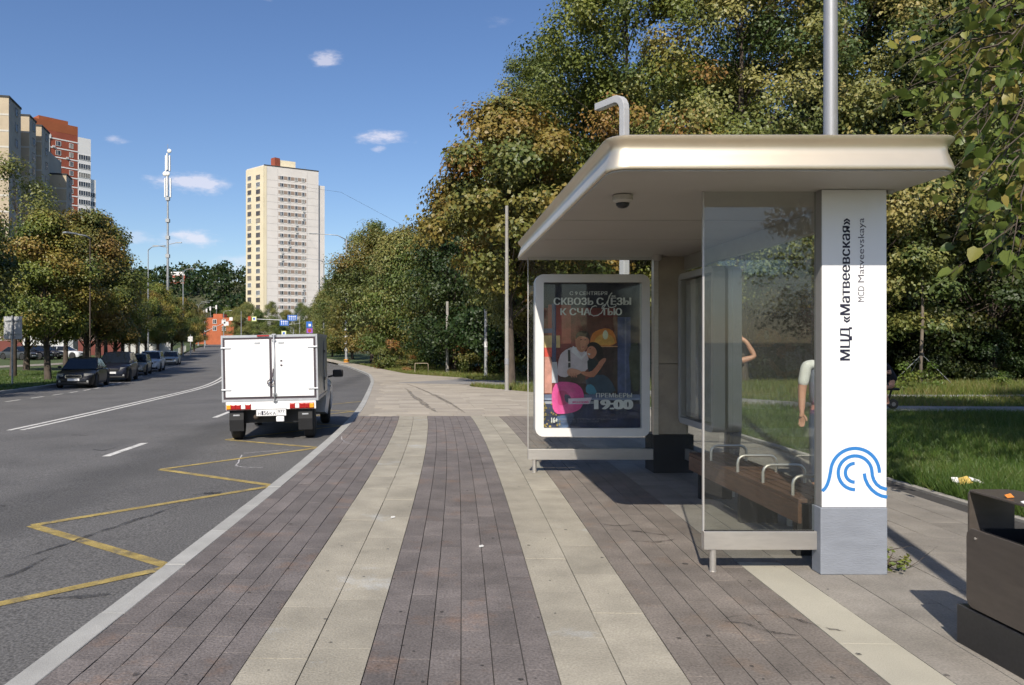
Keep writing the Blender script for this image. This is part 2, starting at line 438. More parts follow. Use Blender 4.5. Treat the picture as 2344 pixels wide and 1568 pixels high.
_txt = {}
def text_polys(body, bold=0.0):
    """letters as flat triangulated outline, normalised to height of capital = 1, starts at x=0"""
    key = (body, bold)
    if key in _txt: return _txt[key]
    cu = bpy.data.curves.new('t', 'FONT'); cu.body = body; cu.size = 1; cu.offset = bold; cu.resolution_u = 4
    ob = bpy.data.objects.new('t', cu)
    me = bpy.data.meshes.new_from_object(ob)
    v = np.array([p.co[:] for p in me.vertices]); f = [tuple(p.vertices) for p in me.polygons]
    bpy.data.objects.remove(ob); bpy.data.curves.remove(cu); bpy.data.meshes.remove(me)
    v[:, 0] -= v[:, 0].min()
    _txt[key] = (v, f)
    return _txt[key]
def text_obj(name, body, mat, parent, to3, width, height, bold=0.0, world=True):
    """to3(u, v): u 0..width along the line, v 0..height up; the line box of the glyphs is fitted"""
    v, f = text_polys(body, 0.0)
    u = v[:, 0] / v[:, 0].max() * width; w = (v[:, 1] - v[:, 1].min()) / (v[:, 1].max() - v[:, 1].min()) * height
    m = W() if world else MB()
    k = int(round(bold / .006)); d0 = Vector(to3(0, 0)); du = Vector(to3(1, 0)) - d0; dv = Vector(to3(0, 1)) - d0; nn = du.cross(dv).normalized()
    m.v = []; m.f = []
    for j in range(k + 1):          # heavier strokes: the letters laid again, shifted a hair sideways and up off the sheet
        sh = (j - k / 2) * height * .035
        m.f += [tuple(i + len(m.v) for i in q) for q in f]
        m.v += [tuple(Vector(to3(a + sh, b)) + nn * .00006 * j) for a, b in zip(u, w)]
    return m.build(name, mat, parent)
def stroke(pts, w):
    """flat band along a 2D polyline: returns left side + right side quads"""
    P = [Vector(p) for p in pts]; L_, R_ = [], []
    for i, p in enumerate(P):
        d = (P[min(i + 1, len(P) - 1)] - P[max(i - 1, 0)]).normalized(); n = Vector((-d.y, d.x)) * w / 2
        L_.append(p + n); R_.append(p - n)
    v = [tuple(a) for a in L_ + R_]; n = len(P)
    return v, [(i, i + 1, n + i + 1, n + i) for i in range(n - 1)]

# ------------------------------------------------------------------ lie of the land
_Y = np.arange(-120, 700, 1.0)
def _tab(pts, sm):
    t = np.interp(_Y, [p[0] for p in pts], [p[1] for p in pts])
    k = np.exp(-.5 * (np.arange(-3 * sm, 3 * sm + 1) / sm) ** 2); k /= k.sum()
    e = len(k) // 2
    return np.convolve(np.pad(t, e, mode='edge'), k, mode='valid')
_g = _tab([(-120, 0), (24, 0), (42, -.27), (85, -.46), (105, -.35), (150, .5), (220, 1.7), (300, 3), (420, 6), (700, 8)], 4)
_g[_Y <= 17] = 0
_xr = _tab([(-120, -20), (-40, -5.2), (-10, -2.55), (0, -2.15), (5.4, -1.93), (8.6, -1.82), (11.6, -1.75), (16, -1.74), (19, -1.83), (24.4, -2.12), (34.8, -2.77),
            (46, -3.8), (63.5, -6.9), (80, -10.6), (110, -18.4), (150, -29), (220, -47), (330, -75), (700, -160)], 2)
_xl = _tab([(-120, -17), (0, -16.2), (22, -16.6), (30.5, -17.2), (37, -18.4), (60, -24.2), (86, -30.6), (150, -47), (220, -63.5), (330, -91), (700, -180)], 3)
def g(y): return float(np.interp(y, _Y, _g))
def XR(y): return float(np.interp(y, _Y, _xr))
def XL(y): return float(np.interp(y, _Y, _xl))
def zroad(x, y): return g(y) - .12 - .02 * min(max(XR(y) - x, 0), 13)
def zleft(x, y):
    d = XL(y) - x
    return zroad(XL(y), y) + .12 + min(max(.03 * (d - 5), 0), 1.0)
def T(x, y):
    if x >= XR(y): return g(y)
    if x >= XL(y): return zroad(x, y)
    return zleft(x, y)
def px(x, Y): return (x - 990) * Y / 1760          # photo column -> X at distance Y
def pz(y, Y): return CAMH + (784 - y) * Y / 1760   # photo row -> Z at distance Y
# ------------------------------------------------------------------ ground, road, pavements
def sheet(name, ys, x0, x1, zf, mat, nx=2):
    v = []; f = []
    for y in ys:
        a, b = x0(y), x1(y)
        for i in range(nx):
            x = a + (b - a) * i / (nx - 1); v.append((x, y, zf(x, y)))
    for j in range(len(ys) - 1):
        for i in range(nx - 1):
            q = j * nx + i; f.append((q, q + 1, q + nx + 1, q + nx))
    o = add(np_mesh(name, np.array(v), np.array(f), mat), name)
    return struct(o)
gy = sorted(set(list(range(-120, 340, 6)) + [400, 500, 650, 900, 1500, 3000, 6000] + [-250, -600, -1500, -3000]))
gx = [-4000, -1500, -700, -400, -250, -160, -120, -95, -80, -65, -55, -46, -40, -34, -28, -23, -18, -12, -6, 0, 6, 12, 20, 32, 50, 80, 140, 300, 800, 2000, 4000]
def zground(x, y):
    yy = min(max(y, -110), 690)
    return T(x, yy) - .42
gv = [(x, y, zground(x, y)) for y in gy for x in gx]
gf = [(j * len(gx) + i, j * len(gx) + i + 1, (j + 1) * len(gx) + i + 1, (j + 1) * len(gx) + i) for j in range(len(gy) - 1) for i in range(len(gx) - 1)]
struct(add(np_mesh('ground', np.array(gv), np.array(gf), 'soil', smooth=True), 'ground'))

ry = list(np.arange(-40, 20, 4.0)) + list(np.arange(20, 120, 3.0)) + list(np.arange(120, 331, 10.0))
sheet('road', ry, lambda y: XL(y) - .02, lambda y: XR(y) + .02, zroad, 'asphalt', 14)

def mark(m, pts, w, lift=.004):
    v, f = stroke(pts, w)
    m.poly([(a, b, zroad(a, b) + lift) for a, b in v], f)
# yellow zigzag of the bus stop
m = W()
zr_, zl_ = [5.89 + 3.34 * k for k in range(-1, 6)], [4.1 + 3.28 * k for k in range(-1, 6)]
zz = []
for k in range(-1, 6):
    zz.append((XR(4.1 + 3.3 * k) - 1.98, 4.12 + 3.26 * k)); zz.append((XR(5.89 + 3.34 * k) - .08, 5.89 + 3.34 * k))
for a, b in zip(zz[:-1], zz[1:]):
    mark(m, [a, b], .105, .004 if zz.index(a) % 2 else .0055)
o = m.build('zigzag_line', 'road_yellow'); struct(o)
# white lines
_xc = [(-40, -10.2), (5, -8.85), (16.6, -8.8), (23.7, -9.1), (34, -10.2), (45.6, -12.5), (63, -16.6), (80, -20.6), (150, -38.5), (220, -55.5), (330, -83)]
_xct = _tab(_xc, 3)
def XC(y): return float(np.interp(y, _Y, _xct))
m = W()
for s_ in (-.14, .14):
    mark(m, [(XC(y) + s_, y) for y in np.arange(16.3, 72, 1.5)], .125)
for a in (11.6, 13.9, 9.2, 6.0): mark(m, [(XC(a) - .14, a), (XC(a + 1.2) - .14, a + 1.2)], .125)
struct(m.build('double_centre_line', 'road_white'))
m = W()
for a in [-6, 0, 6.0, 12.05, 18.3, 24.6, 31, 38, 46, 54, 62, 72]:
    mark(m, [(XR(y) - 3.36 - max(0, (y - 25) * .012), y) for y in np.linspace(a, a + 1.6, 4)], .13)
struct(m.build('lane_dash_line', 'road_white'))
m = W()
for a in np.arange(22, 84, 2.0):
    mark(m, [(XL(y) + 2.45, y) for y in (a, a + 1.1)], .12)
struct(m.build('parking_edge_line', 'road_white'))
m = W()
for k in range(6):
    mark(m, [(XC(132) + 1.2 + k * 1.15, 132 + k * .3), (XC(132) + 1.2 + k * 1.15 - .9, 135.5 + k * .3)], .5)
struct(m.build('crossing_stripes', 'road_white'))
m = W()      # chalk scribble on the asphalt and the kerb
for pts in ([(-2.97, 12.1), (-2.75, 12.2), (-2.45, 12.35), (-2.32, 12.4)], [(-2.95, 11.9), (-2.86, 11.35), (-2.82, 11.2), (-2.78, 10.85)],
            [(-2.78, 10.85), (-2.66, 10.72), (-2.52, 10.66), (-2.34, 10.64)]):
    mark(m, pts, .02, .004)
struct(m.build('chalk_scribble', 'chalk'))
m = W()
for pts in ([(-1.55, 13.1), (-1.50, 12.7), (-1.42, 12.4)], [(-1.42, 12.4), (-1.35, 12.2), (-1.24, 12.05)]):
    v, f = stroke(pts, .014); m.poly([(a, b, .004) for a, b in v], f)
struct(m.build('chalk_mark', 'chalk'))

KW = .145
# kerb stones
def oriented(m, x, y, w, l, z0, z1, ang, cham=.006):
    """paver with a chamfered top"""
    c, s_ = math.cos(ang), math.sin(ang); pts = []
    for hw, hl, z in ((w / 2, l / 2, z0), (w / 2, l / 2, z1 - cham), (w / 2 - cham, l / 2 - cham, z1)):
        for sx, sy in ((-1, -1), (1, -1), (1, 1), (-1, 1)):
            a, b = sx * hw, sy * hl; pts.append((x + a * c - b * s_, y + a * s_ + b * c, z))
    F = [(8, 9, 10, 11)]
    for j in (0, 4):
        for k in range(4): F.append((j + k, j + (k + 1) % 4, j + 4 + (k + 1) % 4, j + 4 + k))
    return m.poly(pts, F)
_pm = {}
def paver_mesh(w, l, z0, mat, cham=.006):
    k = (round(w, 4), round(l, 4), z0, mat)
    if k not in _pm:
        m = MB(); oriented(m, 0, 0, w, l, z0, 0, 0, cham)
        me = bpy.data.meshes.new('paver'); me.from_pydata(m.v, [], m.f); me.materials.append(MATS[mat]); me.update(); _pm[k] = me
    return _pm[k]
def tang(y): return -math.atan((XR(y + .3) - XR(y - .3)) / .6)

kerb = W(); far = W()
kerb_root = None
stones = []
for k in range(-8, 70):
    y = 3.05 + k * 1.0
    if 2 < y < 42: stones.append(y)
    else: oriented(far, XR(y) + KW / 2, y, KW, 1.01, g(y) - .25, g(y) + .002, tang(y), .01)
ko = far.build('kerb', 'kerb'); struct(ko)
lo = Vector(ko.location)
for y in stones:
    o = add(paver_mesh(KW, .996, -.25, 'kerb', .004), 'kerb_stone', ko, Vector((XR(y) + KW / 2, y, g(y) + random.uniform(-.002, .003))) - lo)
    o.rotation_euler = (0, 0, tang(y))

_xb = [(-40, 5.27), (20, 5.27), (22.5, 5.0), (25.5, 3.3), (28.5, 1.9), (30, 1.35), (31, 1.6), (38, 1.9), (40, 1.6), (46.7, -1.6), (64, -5.4), (88, -10.9), (110, -16.9), (150, -27.4), (220, -45.4), (330, -73.3)]
def XB(y): return float(np.interp(y, [p[0] for p in _xb], [p[1] for p in _xb]))
py_ = list(np.arange(-40, 16.9, 2)) + [16.75] + list(np.arange(18, 66, 1.0)) + list(np.arange(66, 331, 6.0))
pav = sheet('pavement', py_, lambda y: XR(y) + KW, XB, lambda x, y: g(y) - .011, 'joint', 2)
far_p = sheet('far_pavement', [y for y in py_ if y >= 33], lambda y: XR(y) + KW + .003, lambda y: XB(y) - .003, lambda x, y: g(y) + .001, 'plaza', 3)

# rows of pavers follow the kerb
rows = []
def addrows(o0, n, w, l, mat, nm):
    for k in range(n): rows.append((o0 + w * (k + .5), w, l, mat, nm))
    return o0 + n * w
o_ = .004
o_ = addrows(o_, 6, .1515, .50, 'paver_dark', 'brick')
o_ = addrows(o_, 2, .305, .76, 'paver_light', 'slab')
o_ = addrows(o_, 6, .1565, .50, 'paver_dark', 'brick')
o_ = addrows(o_, 2, .305, .76, 'paver_light', 'slab')
o_ = addrows(o_, 6, .155, .50, 'paver_brown', 'brick')
o_ = addrows(o_, 1, .31, .76, 'paver_pale', 'slab')
o_ = addrows(o_, 9, .305, .62, 'paver_mid', 'plank')
cand = []
prnd = random.Random(3)
for off, w, l, mat, nm in rows:
    y = -7.5 - prnd.random() * l
    while y < 16.7:
        yc = y + l / 2; x = XR(yc) + KW + off
        if mat == 'paver_pale' and yc > 5.5: mat = 'paver_mid'
        if x + w / 2 < 5.2 and y + l < 16.76: cand.append((x, yc, w, l, mat, nm))
        elif x + w / 2 < 5.2 and 16.75 - y > .12: cand.append((x, (y + 16.75) / 2, w, 16.75 - y, mat, nm))
        y += l
singles = {}
def infr(c): return c[1] > 3.1 and abs(c[0]) / c[1] < .85
for nm in ('brick', 'slab', 'plank'):
    S = sorted([c for c in cand if c[5] == nm and infr(c)], key=lambda c: c[1])
    singles[nm] = set(S[:300])
rest = [c for c in cand if c not in singles[c[5]]]
for nm in singles:
    for x, y, w, l, mat, _ in sorted(singles[nm]):
        if abs(l - .5) < .001 or l in (.76, .62): me = paver_mesh(w - .005, l - .0012, -.03, mat, .0012)
        else: me = paver_mesh(w - .005, round(l, 2) - .001, -.03, mat, .0012)
        o = add(me, nm, pav, (x, y, prnd.uniform(-.0015, .0015))); o.rotation_euler = (prnd.uniform(-.002, .002), prnd.uniform(-.003, .003), tang(y))
def multi(name, items, mats, parent):
    """many pavers as one mesh; items: x, y, w, l, z, ang, material index"""
    m = MB(); idx = []
    for x, y, w, l, z, a, mi in items:
        n0 = len(m.f); oriented(m, x, y, w, l, z - .03, z, a, .0015); idx += [mi] * (len(m.f) - n0)
    me = bpy.data.meshes.new(name); me.from_pydata(m.v, [], m.f)
    for q in mats: me.materials.append(MATS[q])
    me.polygons.foreach_set('material_index', idx); me.update()
    o = add(me, name, parent); return stuff(o)
mats_ = ['paver_brown', 'paver_dark', 'paver_light', 'paver_pale', 'paver_mid']
multi('distant_pavers', [(x, y, w - .005, l - .0035, 0, tang(y), mats_.index(mt)) for x, y, w, l, mt, _ in rest], mats_, pav)
M('plaza_b', (.315, .278, .228), .85, var=.12, scale=.9, fine=.1)
M('plaza_c', (.39, .345, .28), .85, var=.12, scale=.9, fine=.1)
items = []
y = 16.76
while y < 33.4:
    l = .42
    x = XR(y) + KW + .21 - prnd.random() * .3
    while x < 5.4:
        w = .62
        if x - w / 2 > XR(y) + KW and x + w / 2 < XB(y + .2) - .02 and x + w / 2 < XB(y + .4) - .02:
            items.append((x, y + l / 2, w - .006, l - .006, g(y + l / 2), tang(y), prnd.choice((0, 0, 1, 2))))
        x += w
    y += l
multi('plaza_slabs', items, ['plaza', 'plaza_b', 'plaza_c'], pav)
sheet('plaza_bed', [y for y in np.arange(16.77, 34.2, .8)], lambda y: XR(y) + KW + .002, lambda y: XB(y) - .002, lambda x, y: g(y) - .006, 'plaza_b', 2)

# wear: tyre scuffs on the asphalt, gum and stains on the paving
M('scuff', (.045, .044, .045), .8, var=.3, scale=14)
def thin_film(m, lo, hi, scale):
    """a worn film: the surface below shows through in patches"""
    N, L = m.node_tree.nodes, m.node_tree.links; p = N['Principled BSDF']; o = N['Material Output']
    ge = N.new('ShaderNodeNewGeometry'); nz = N.new('ShaderNodeTexNoise'); nz.inputs['Scale'].default_value = scale; nz.inputs['Detail'].default_value = 6; L.new(ge.outputs['Position'], nz.inputs['Vector'])
    mr = N.new('ShaderNodeMapRange'); mr.inputs['From Min'].default_value = .35; mr.inputs['From Max'].default_value = .65; mr.inputs['To Min'].default_value = lo; mr.inputs['To Max'].default_value = hi; L.new(nz.outputs[0], mr.inputs[0])
    t = N.new('ShaderNodeBsdfTransparent'); x = N.new('ShaderNodeMixShader'); L.new(mr.outputs[0], x.inputs[0]); L.new(t.outputs[0], x.inputs[1]); L.new(p.outputs[0], x.inputs[2]); L.new(x.outputs[0], o.inputs[0])
thin_film(MATS['scuff'], .05, .75, 9)
def ragged(m, pts, w, zf, seed):
    """flat worn streak with uneven width, tapering at both ends"""
    r = random.Random(seed); n = 14; P = []
    for i in range(n):
        t = i / (n - 1) * (len(pts) - 1); k = min(int(t), len(pts) - 2); f = t - k
        P.append((pts[k][0] + (pts[k + 1][0] - pts[k][0]) * f + r.uniform(-.02, .02), pts[k][1] + (pts[k + 1][1] - pts[k][1]) * f))
    for i in range(n - 1):
        for q, a, b in ((i, P[i], P[i + 1]),):
            w0 = w * math.sin(math.pi * (i + .3) / n) * r.uniform(.5, 1.2); w1 = w * math.sin(math.pi * (i + 1.3) / n) * r.uniform(.5, 1.2)
            d = Vector((b[0] - a[0], b[1] - a[1])).normalized(); nn = Vector((-d.y, d.x))
            v = [(a[0] + nn.x * w0, a[1] + nn.y * w0), (a[0] - nn.x * w0, a[1] - nn.y * w0), (b[0] - nn.x * w1, b[1] - nn.y * w1), (b[0] + nn.x * w1, b[1] + nn.y * w1)]
            m.poly([(x, y, zf(x, y)) for x, y in v], [(0, 1, 2, 3)])
for i, (pts, w) in enumerate([([(-5.75, 12.95), (-5.45, 12.7), (-5.38, 13.15)], .035), ([(-5.1, 8.25), (-4.85, 8.45), (-4.6, 8.3)], .04), ([(-2.62, 5.2), (-2.35, 5.22), (-2.2, 5.26)], .05),
                              ([(-3.35, 6.1), (-3.0, 7.2), (-2.7, 8.2)], .035), ([(-3.2, 5.4), (-3.1, 6.3)], .03), ([(-2.75, 8.75), (-2.55, 8.85), (-2.4, 8.8)], .09), ([(-7.2, 15.2), (-6.7, 15.0)], .03)]):
    m = W(); ragged(m, pts, w, lambda x, y: zroad(x, y) + .0062, i); struct(m.build('tyre_scuff', 'scuff'))
M('gum', (.05, .046, .042), .8, var=.2, scale=20); M('spill', (.075, .064, .056), .75, var=.25, scale=12); thin_film(MATS['spill'], .0, .6, 11); thin_film(MATS['gum'], .2, .8, 30); thin_film(MATS['chalk'], .25, .95, 14); thin_film(MATS['road_yellow'], .72, 1.0, 6)
m = W(); r_ = random.Random(9)
for k in range(150):
    y = 3.4 + 12 * r_.random() ** 1.6; x = XR(y) + .3 + r_.random() * 5.2; rr = r_.uniform(.006, .018) * (1.5 if k % 9 == 0 else 1)
    a = r_.random() * 3
    m.poly([(x + rr * r_.uniform(.7, 1.2) * math.cos(t + a), y + rr * r_.uniform(.7, 1.2) * math.sin(t + a), .0042) for t in [q * 1.0472 for q in range(6)]], [(0, 1, 2, 3, 4, 5)])
stuff(tag(m.build('gum_spots', 'gum'), 'scattered dark gum spots and grime flecks on the paving', 'stain'))
for i, (pts, w) in enumerate([([(1.98, 4.62), (2.1, 4.42), (2.2, 4.3), (2.28, 4.25)], .02), ([(1.66, 4.42), (1.78, 4.36), (1.86, 4.24), (2.0, 4.18)], .022), ([(1.68, 4.44), (1.8, 4.5), (1.95, 4.52), (2.1, 4.46)], .008), ([(1.5, 6.55), (1.75, 6.5), (1.95, 6.35)], .03), ([(1.55, 6.2), (1.8, 6.15), (1.98, 6.25)], .025), ([(1.45, 6.8), (1.6, 6.7), (1.85, 6.75)], .018), ([(.1, 17.6), (-.1, 19), (-.55, 23), (-1.0, 28)], .10), ([(.75, 17.4), (.5, 20), (-.1, 25), (-1.1, 32)], .07)]):
    m = W(); ragged(m, pts, w, lambda x, y: max(g(y), g(y + .4), g(y - .4)) + .0045, 40 + i); struct(m.build('drip_stain', 'spill'))
# lawns
def lawn_right_x0(y): return XB(y) + .12
sheet('lawn', [float(y) for y in np.arange(-40, 20, 4)] + [float(y) for y in np.arange(20, 120, 1.5)], lambda y: XB(y) + .1, lambda y: 75 + 0 * y, lambda x, y: g(y) - .025, 'lawn_soil', 16)
m = W()
for y in np.arange(-8, 23.5, 1.0):
    x = XB(y + .5) + .05; a = -math.atan((XB(y + 1) - XB(y)) / 1.0)
    oriented(m, x, y + .5, .085, 1.0 / math.cos(a) - .004, -.1, .018, a, .006)
struct(m.build('lawn_kerb', 'concrete'))
def ribbon(name, pts, mat, lift):
    P = [Vector((p[0], p[1])) for p in pts]; L_, R_ = [], []
    v = []; f = []
    dense = []
    for (a, b) in zip(pts[:-1], pts[1:]):
        for k in range(8):
            t = k / 8; dense.append([a[j] + (b[j] - a[j]) * t for j in range(3)])
    dense.append(list(pts[-1]))
    D = np.array(dense)
    for j in (0, 1, 2): D[3:-3, j] = np.convolve(D[:, j], np.ones(7) / 7, mode='same')[3:-3]
    for i in range(len(D)):
        d = D[min(i + 1, len(D) - 1), :2] - D[max(i - 1, 0), :2]; d /= np.linalg.norm(d); n = np.array([-d[1], d[0]]) * D[i, 2] / 2
        for q in (D[i, :2] + n, D[i, :2] - n): v.append((q[0], q[1], T(q[0], q[1]) + lift))
        if i: f.append((2 * i - 2, 2 * i - 1, 2 * i + 1, 2 * i))
    struct(add(np_mesh(name, np.array(v), np.array(f), mat), name))
    return D
PATHS = [ribbon('park_path', [(-.2, 35.2, 5.5), (2.2, 33.6, 4.6), (4.5, 30.5, 2.6), (6.5, 26, 2.0), (8, 21.5, 1.9), (10.5, 18.7, 1.75), (14, 18.25, 1.7), (20, 18.6, 1.7), (60, 22, 1.7)], 'path', .006),
         ribbon('gravel_path', [(11.5, 23.6, .9), (16, 23.2, 1.0), (25, 23.6, 1.1), (60, 26, 1.1)], 'path', .005)]
ly = [float(y) for y in np.arange(-40, 330, 5)]
sheet('verge', ly, lambda y: XL(y) - 60, lambda y: XL(y) - .14, lambda x, y: zleft(x, y) - .01, 'lawn_soil', 14)
m = W()
for y in np.arange(-10, 120, 1.0):
    a = -math.atan((XL(y + .5) - XL(y - .5)))
    oriented(m, XL(y) - .075, y, .15, .995 / math.cos(a), zroad(XL(y), y) - .1, zroad(XL(y), y) + .13, a, .012)
struct(m.build('far_side_kerb', 'kerb'))
ribbon('yard_path', [(-34, 45, 2.2), (-36.2, 62, 2.2), (-37.5, 78, 2.2), (-41, 100, 2.0)], 'paver_mid', .02)

# grass
def near_path(x, y):
    d = np.full(len(x), 9.)
    for D in PATHS:
        for a in D: d = np.minimum(d, np.hypot(x - a[0], y - a[1]) - a[2] / 2 - .05)
    return d < 0
def blades(name, x, y, z, h, w, mat, label, lean=.5):
    n = len(x); a = RNG.uniform(0, 2 * np.pi, n); la = RNG.uniform(0, 2 * np.pi, n)
    hh = h * RNG.uniform(.45, 1.25, n); ww = w * RNG.uniform(.6, 1.3, n); ln = hh * RNG.uniform(.05, lean * 1.6, n)
    dx, dy = np.cos(a) * ww / 2, np.sin(a) * ww / 2
    V = np.zeros((n, 3, 3))
    V[:, 0] = np.stack([x - dx, y - dy, z], 1); V[:, 1] = np.stack([x + dx, y + dy, z], 1)
    V[:, 2] = np.stack([x + np.cos(la) * ln, y + np.sin(la) * ln, z + hh], 1)
    patch = .5 + .5 * np.sin(x * 1.7 + np.sin(y * .9) * 2) * np.cos(y * 1.3 + x * .4)
    tint = np.clip(RNG.normal(.35 + .3 * patch, .2, n), 0, 1)
    me = np_mesh(name, V.reshape(-1, 3), np.arange(n * 3).reshape(-1, 3), mat, np.repeat(tint, 3))
    return tag(add(me, name), label, 'grass', kind='stuff')
vg = np.vectorize(g); vz = np.vectorize(zleft); vxl = np.vectorize(XL); vxb = np.vectorize(XB)
n = 190000
y = 5.5 + 13.5 * RNG.random(n) ** 1.25; x = 5.36 + RNG.random(n) * (y * .80 - 3.6).clip(1.5, 14)
k = ~near_path(x, y); x, y = x[k], y[k]
hmap = .10 + .10 * np.clip(np.sin(x * 1.1 + 1) * np.cos(y * .8) + .2, 0, 1)
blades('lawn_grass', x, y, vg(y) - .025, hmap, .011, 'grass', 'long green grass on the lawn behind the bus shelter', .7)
n = 70000
y = 18.8 + 13 * RNG.random(n); x = 3 + RNG.random(n) * 24
k = ~near_path(x, y) & (x > vxb(y) + .25); x, y = x[k], y[k]
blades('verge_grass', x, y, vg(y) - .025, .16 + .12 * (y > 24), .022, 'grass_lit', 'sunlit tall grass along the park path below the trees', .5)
n = 50000
y = 23 + 47 * RNG.random(n) ** 1.3; x = vxb(y) + .12 + RNG.random(n) ** 1.6 * 7
k = ~near_path(x, y); x, y = x[k], y[k]
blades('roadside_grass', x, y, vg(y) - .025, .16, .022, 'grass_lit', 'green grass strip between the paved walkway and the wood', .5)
n = 60000
y = 24 + 34 * RNG.random(n); x = vxl(y) - .2 - RNG.random(n) * 18
blades('far_verge_grass', x, y, vz(x, y) - .01, .10, .03, 'grass', 'mown grass verge across the road beside the parked cars', .5)
# ------------------------------------------------------------------ bus shelter
SH = thing('bus_shelter', 'beige roofed glass bus shelter with a wooden bench on the pavement', 'bus shelter', (2.15, 7.3, 0))
ZS = 2.665
def plan(off, r=.13):
    return rrect(1.085 - off, 4.72 - off, 3.265 + off, 9.88 + off, r + off, 7)
prof = [(ZS + .002, -.02), (ZS + .004, 0), (ZS + .012, .004), (ZS + .03, .000), (ZS + .06, -.010), (ZS + .09, -.022), (ZS + .118, -.032), (ZS + .14, -.034), (ZS + .155, -.030),
        (ZS + .170, -.020), (ZS + .182, -.008), (ZS + .194, .001), (ZS + .206, .004), (ZS + .212, -.004), (ZS + .216, -.06), (ZS + .225, -.5)]
m = W(); m.loft([[(a, b, z) for a, b in plan(o)] for z, o in prof])
roof = m.build('roof', 'champagne', SH, smooth=True, autosmooth=50)
for a, b in ((4.74, 6.637), (6.659, 7.907), (7.929, 9.86)):
    m = W()
    pts = [p for p in rrect(1.10, 4.735, 3.25, 9.865, .12, 7)]
    # clip the rounded outline to the strip a..b
    q = []
    for i in range(len(pts)):
        p0, p1 = pts[i], pts[(i + 1) % len(pts)]
        for lim, sg in ((a, 1), (b, -1)): pass
        q.append(p0)
    xl_ = lambda y: 1.10 + (.12 - math.sqrt(max(0, .0144 - (max(0, 4.855 - y)) ** 2)) if y < 4.855 else 0)
    ys_ = [a, a + .02, a + .05, a + .09, a + .12, b] if a < 4.8 else [a, b]
    out = [(4.35 - xl_(y), y) for y in ys_] + [(xl_(y), y) for y in reversed(ys_)]
    m.prism(out, lambda u, v, t: (u, v, t), ZS - .008, ZS + .0015)
    m.build('soffit_panel', 'soffit', SH)
for yj in (6.648, 7.918): W().box(1.11, 3.24, yj - .009, yj + .009, ZS - .0045, ZS + .001).build('soffit_joint', 'black_matt', SH)
# dome camera
cp = W().lathe([(.064, ZS - .01), (.072, ZS - .016), (.072, ZS - .05), (.052, ZS - .068), (.04, ZS - .070)], (1.36, 5.50, 0), 24).build('camera_housing', 'soffit', SH, smooth=True, autosmooth=35)
cd_ = W().lathe([(.05, ZS - .066), (.045, ZS - .085), (.03, ZS - .10), (.008, ZS - .106)], (1.36, 5.50, 0), 20).build('camera_dome', 'black_gloss', SH, smooth=True)
W().lathe([(.07, ZS - .008), (.062, ZS - .05), (.035, ZS - .075), (.02, ZS - .078)], (2.72, 9.3, 0), 18).build('ceiling_lamp', 'soffit', SH, smooth=True, autosmooth=35)
W().box(3.16, 3.20, 5.33, 5.37, ZS - .03, ZS - .009).build('ceiling_sensor', 'brushed', SH)

# near end panel
W().box(1.90, 2.679, 5.375, 5.387, .283, ZS - .01).build('end_glass', 'glass_near', SH)
W().box(1.889, 2.675, 5.345, 5.405, .158, .285).build('bottom_rail', 'steel', SH, bev=.003)
W().box(1.895, 2.66, 5.357, 5.365, .278, .292).build('glazing_bead', 'black_matt', SH)
W().lathe([(.026, .0), (.026, .006), (.0225, .007), (.0225, .158)], (1.958, 5.372, 0), 16).build('foot', 'steel', SH, smooth=True, autosmooth=35)
W().box(1.888, 1.8995, 5.372, 5.390, .285, ZS - .01).build('glass_edge_trim', 'brushed', SH)
# far end panel
W().box(1.182, 2.70, 9.47, 9.482, .29, ZS - .01).build('end_glass', 'glass', SH)
W().box(1.175, 2.712, 9.44, 9.51, .16, .29).build('bottom_rail', 'steel', SH, bev=.003)
W().lathe([(.03, .0), (.03, .006), (.026, .007), (.026, .16)], (1.255, 9.47, 0), 16).build('foot', 'steel', SH, smooth=True, autosmooth=35)
W().box(1.171, 1.181, 9.466, 9.486, .291, ZS - .01).build('glass_edge_trim', 'brushed', SH)
W().box(2.715, 2.775, 9.44, 9.50, .29, ZS - .01).build('end_post', 'steel', SH)
for a, b in ((.47, 1.336), (1.342, ZS - .011)):
    W().box(2.78, 3.145, 9.45, 9.78, a, b).build('corner_column_panel', 'cladding', SH, bev=.004)
W().box(2.71, 3.20, 9.42, 9.80, 0, .468).build('column_base', 'black_matt', SH, bev=.004)
# back wall
for a, b in ((5.425, 6.715), (6.725, 7.98), (7.99, 9.44)):
    W().box(3.112, 3.122, a, b, .30, ZS - .18).build('back_glass', 'glass', SH)
W().box(3.09, 3.145, 5.425, 9.445, ZS - .178, ZS - .01).build('back_header', 'brushed', SH)
W().box(3.09, 3.145, 5.425, 9.445, .17, .298).build('back_rail', 'steel', SH, bev=.003)
for y in (6.72, 7.985):
    W().lathe([(.022, 0), (.022, .17)], (3.117, y, 0), 14).build('foot', 'steel', SH, smooth=True, autosmooth=35)
# bench
for i in range(5):
    x = 2.675 + i * .083
    W().box(x, x + .07, 5.62, 8.02, .425, .455).build('bench_slat', 'bench_wood', SH, bev=.004)
W().box(2.672, 2.70, 5.62, 8.02, .275, .423).build('bench_apron', 'bench_wood', SH, bev=.004)
for y in (5.80, 6.85, 7.88):
    W().box(2.73, 3.06, y - .03, y + .03, .0, .424).build('bench_support', 'black_matt', SH)
for y in (5.76, 6.28, 6.80, 7.45):
    m = W()
    pth = [(2.70, y, .456), (2.70, y, .54)] + [(2.70 + .06 - .06 * math.cos(R(a)), y, .54 + .06 * math.sin(R(a))) for a in (30, 60, 90)] + \
          [(2.98 + .06 * math.sin(R(a)), y, .54 + .06 * math.cos(R(a))) for a in (0, 30, 60, 90)] + [(3.04, y, .456)]
    m.tube(pth, .013, 8); m.build('armrest', 'steel', SH, smooth=True, autosmooth=40)
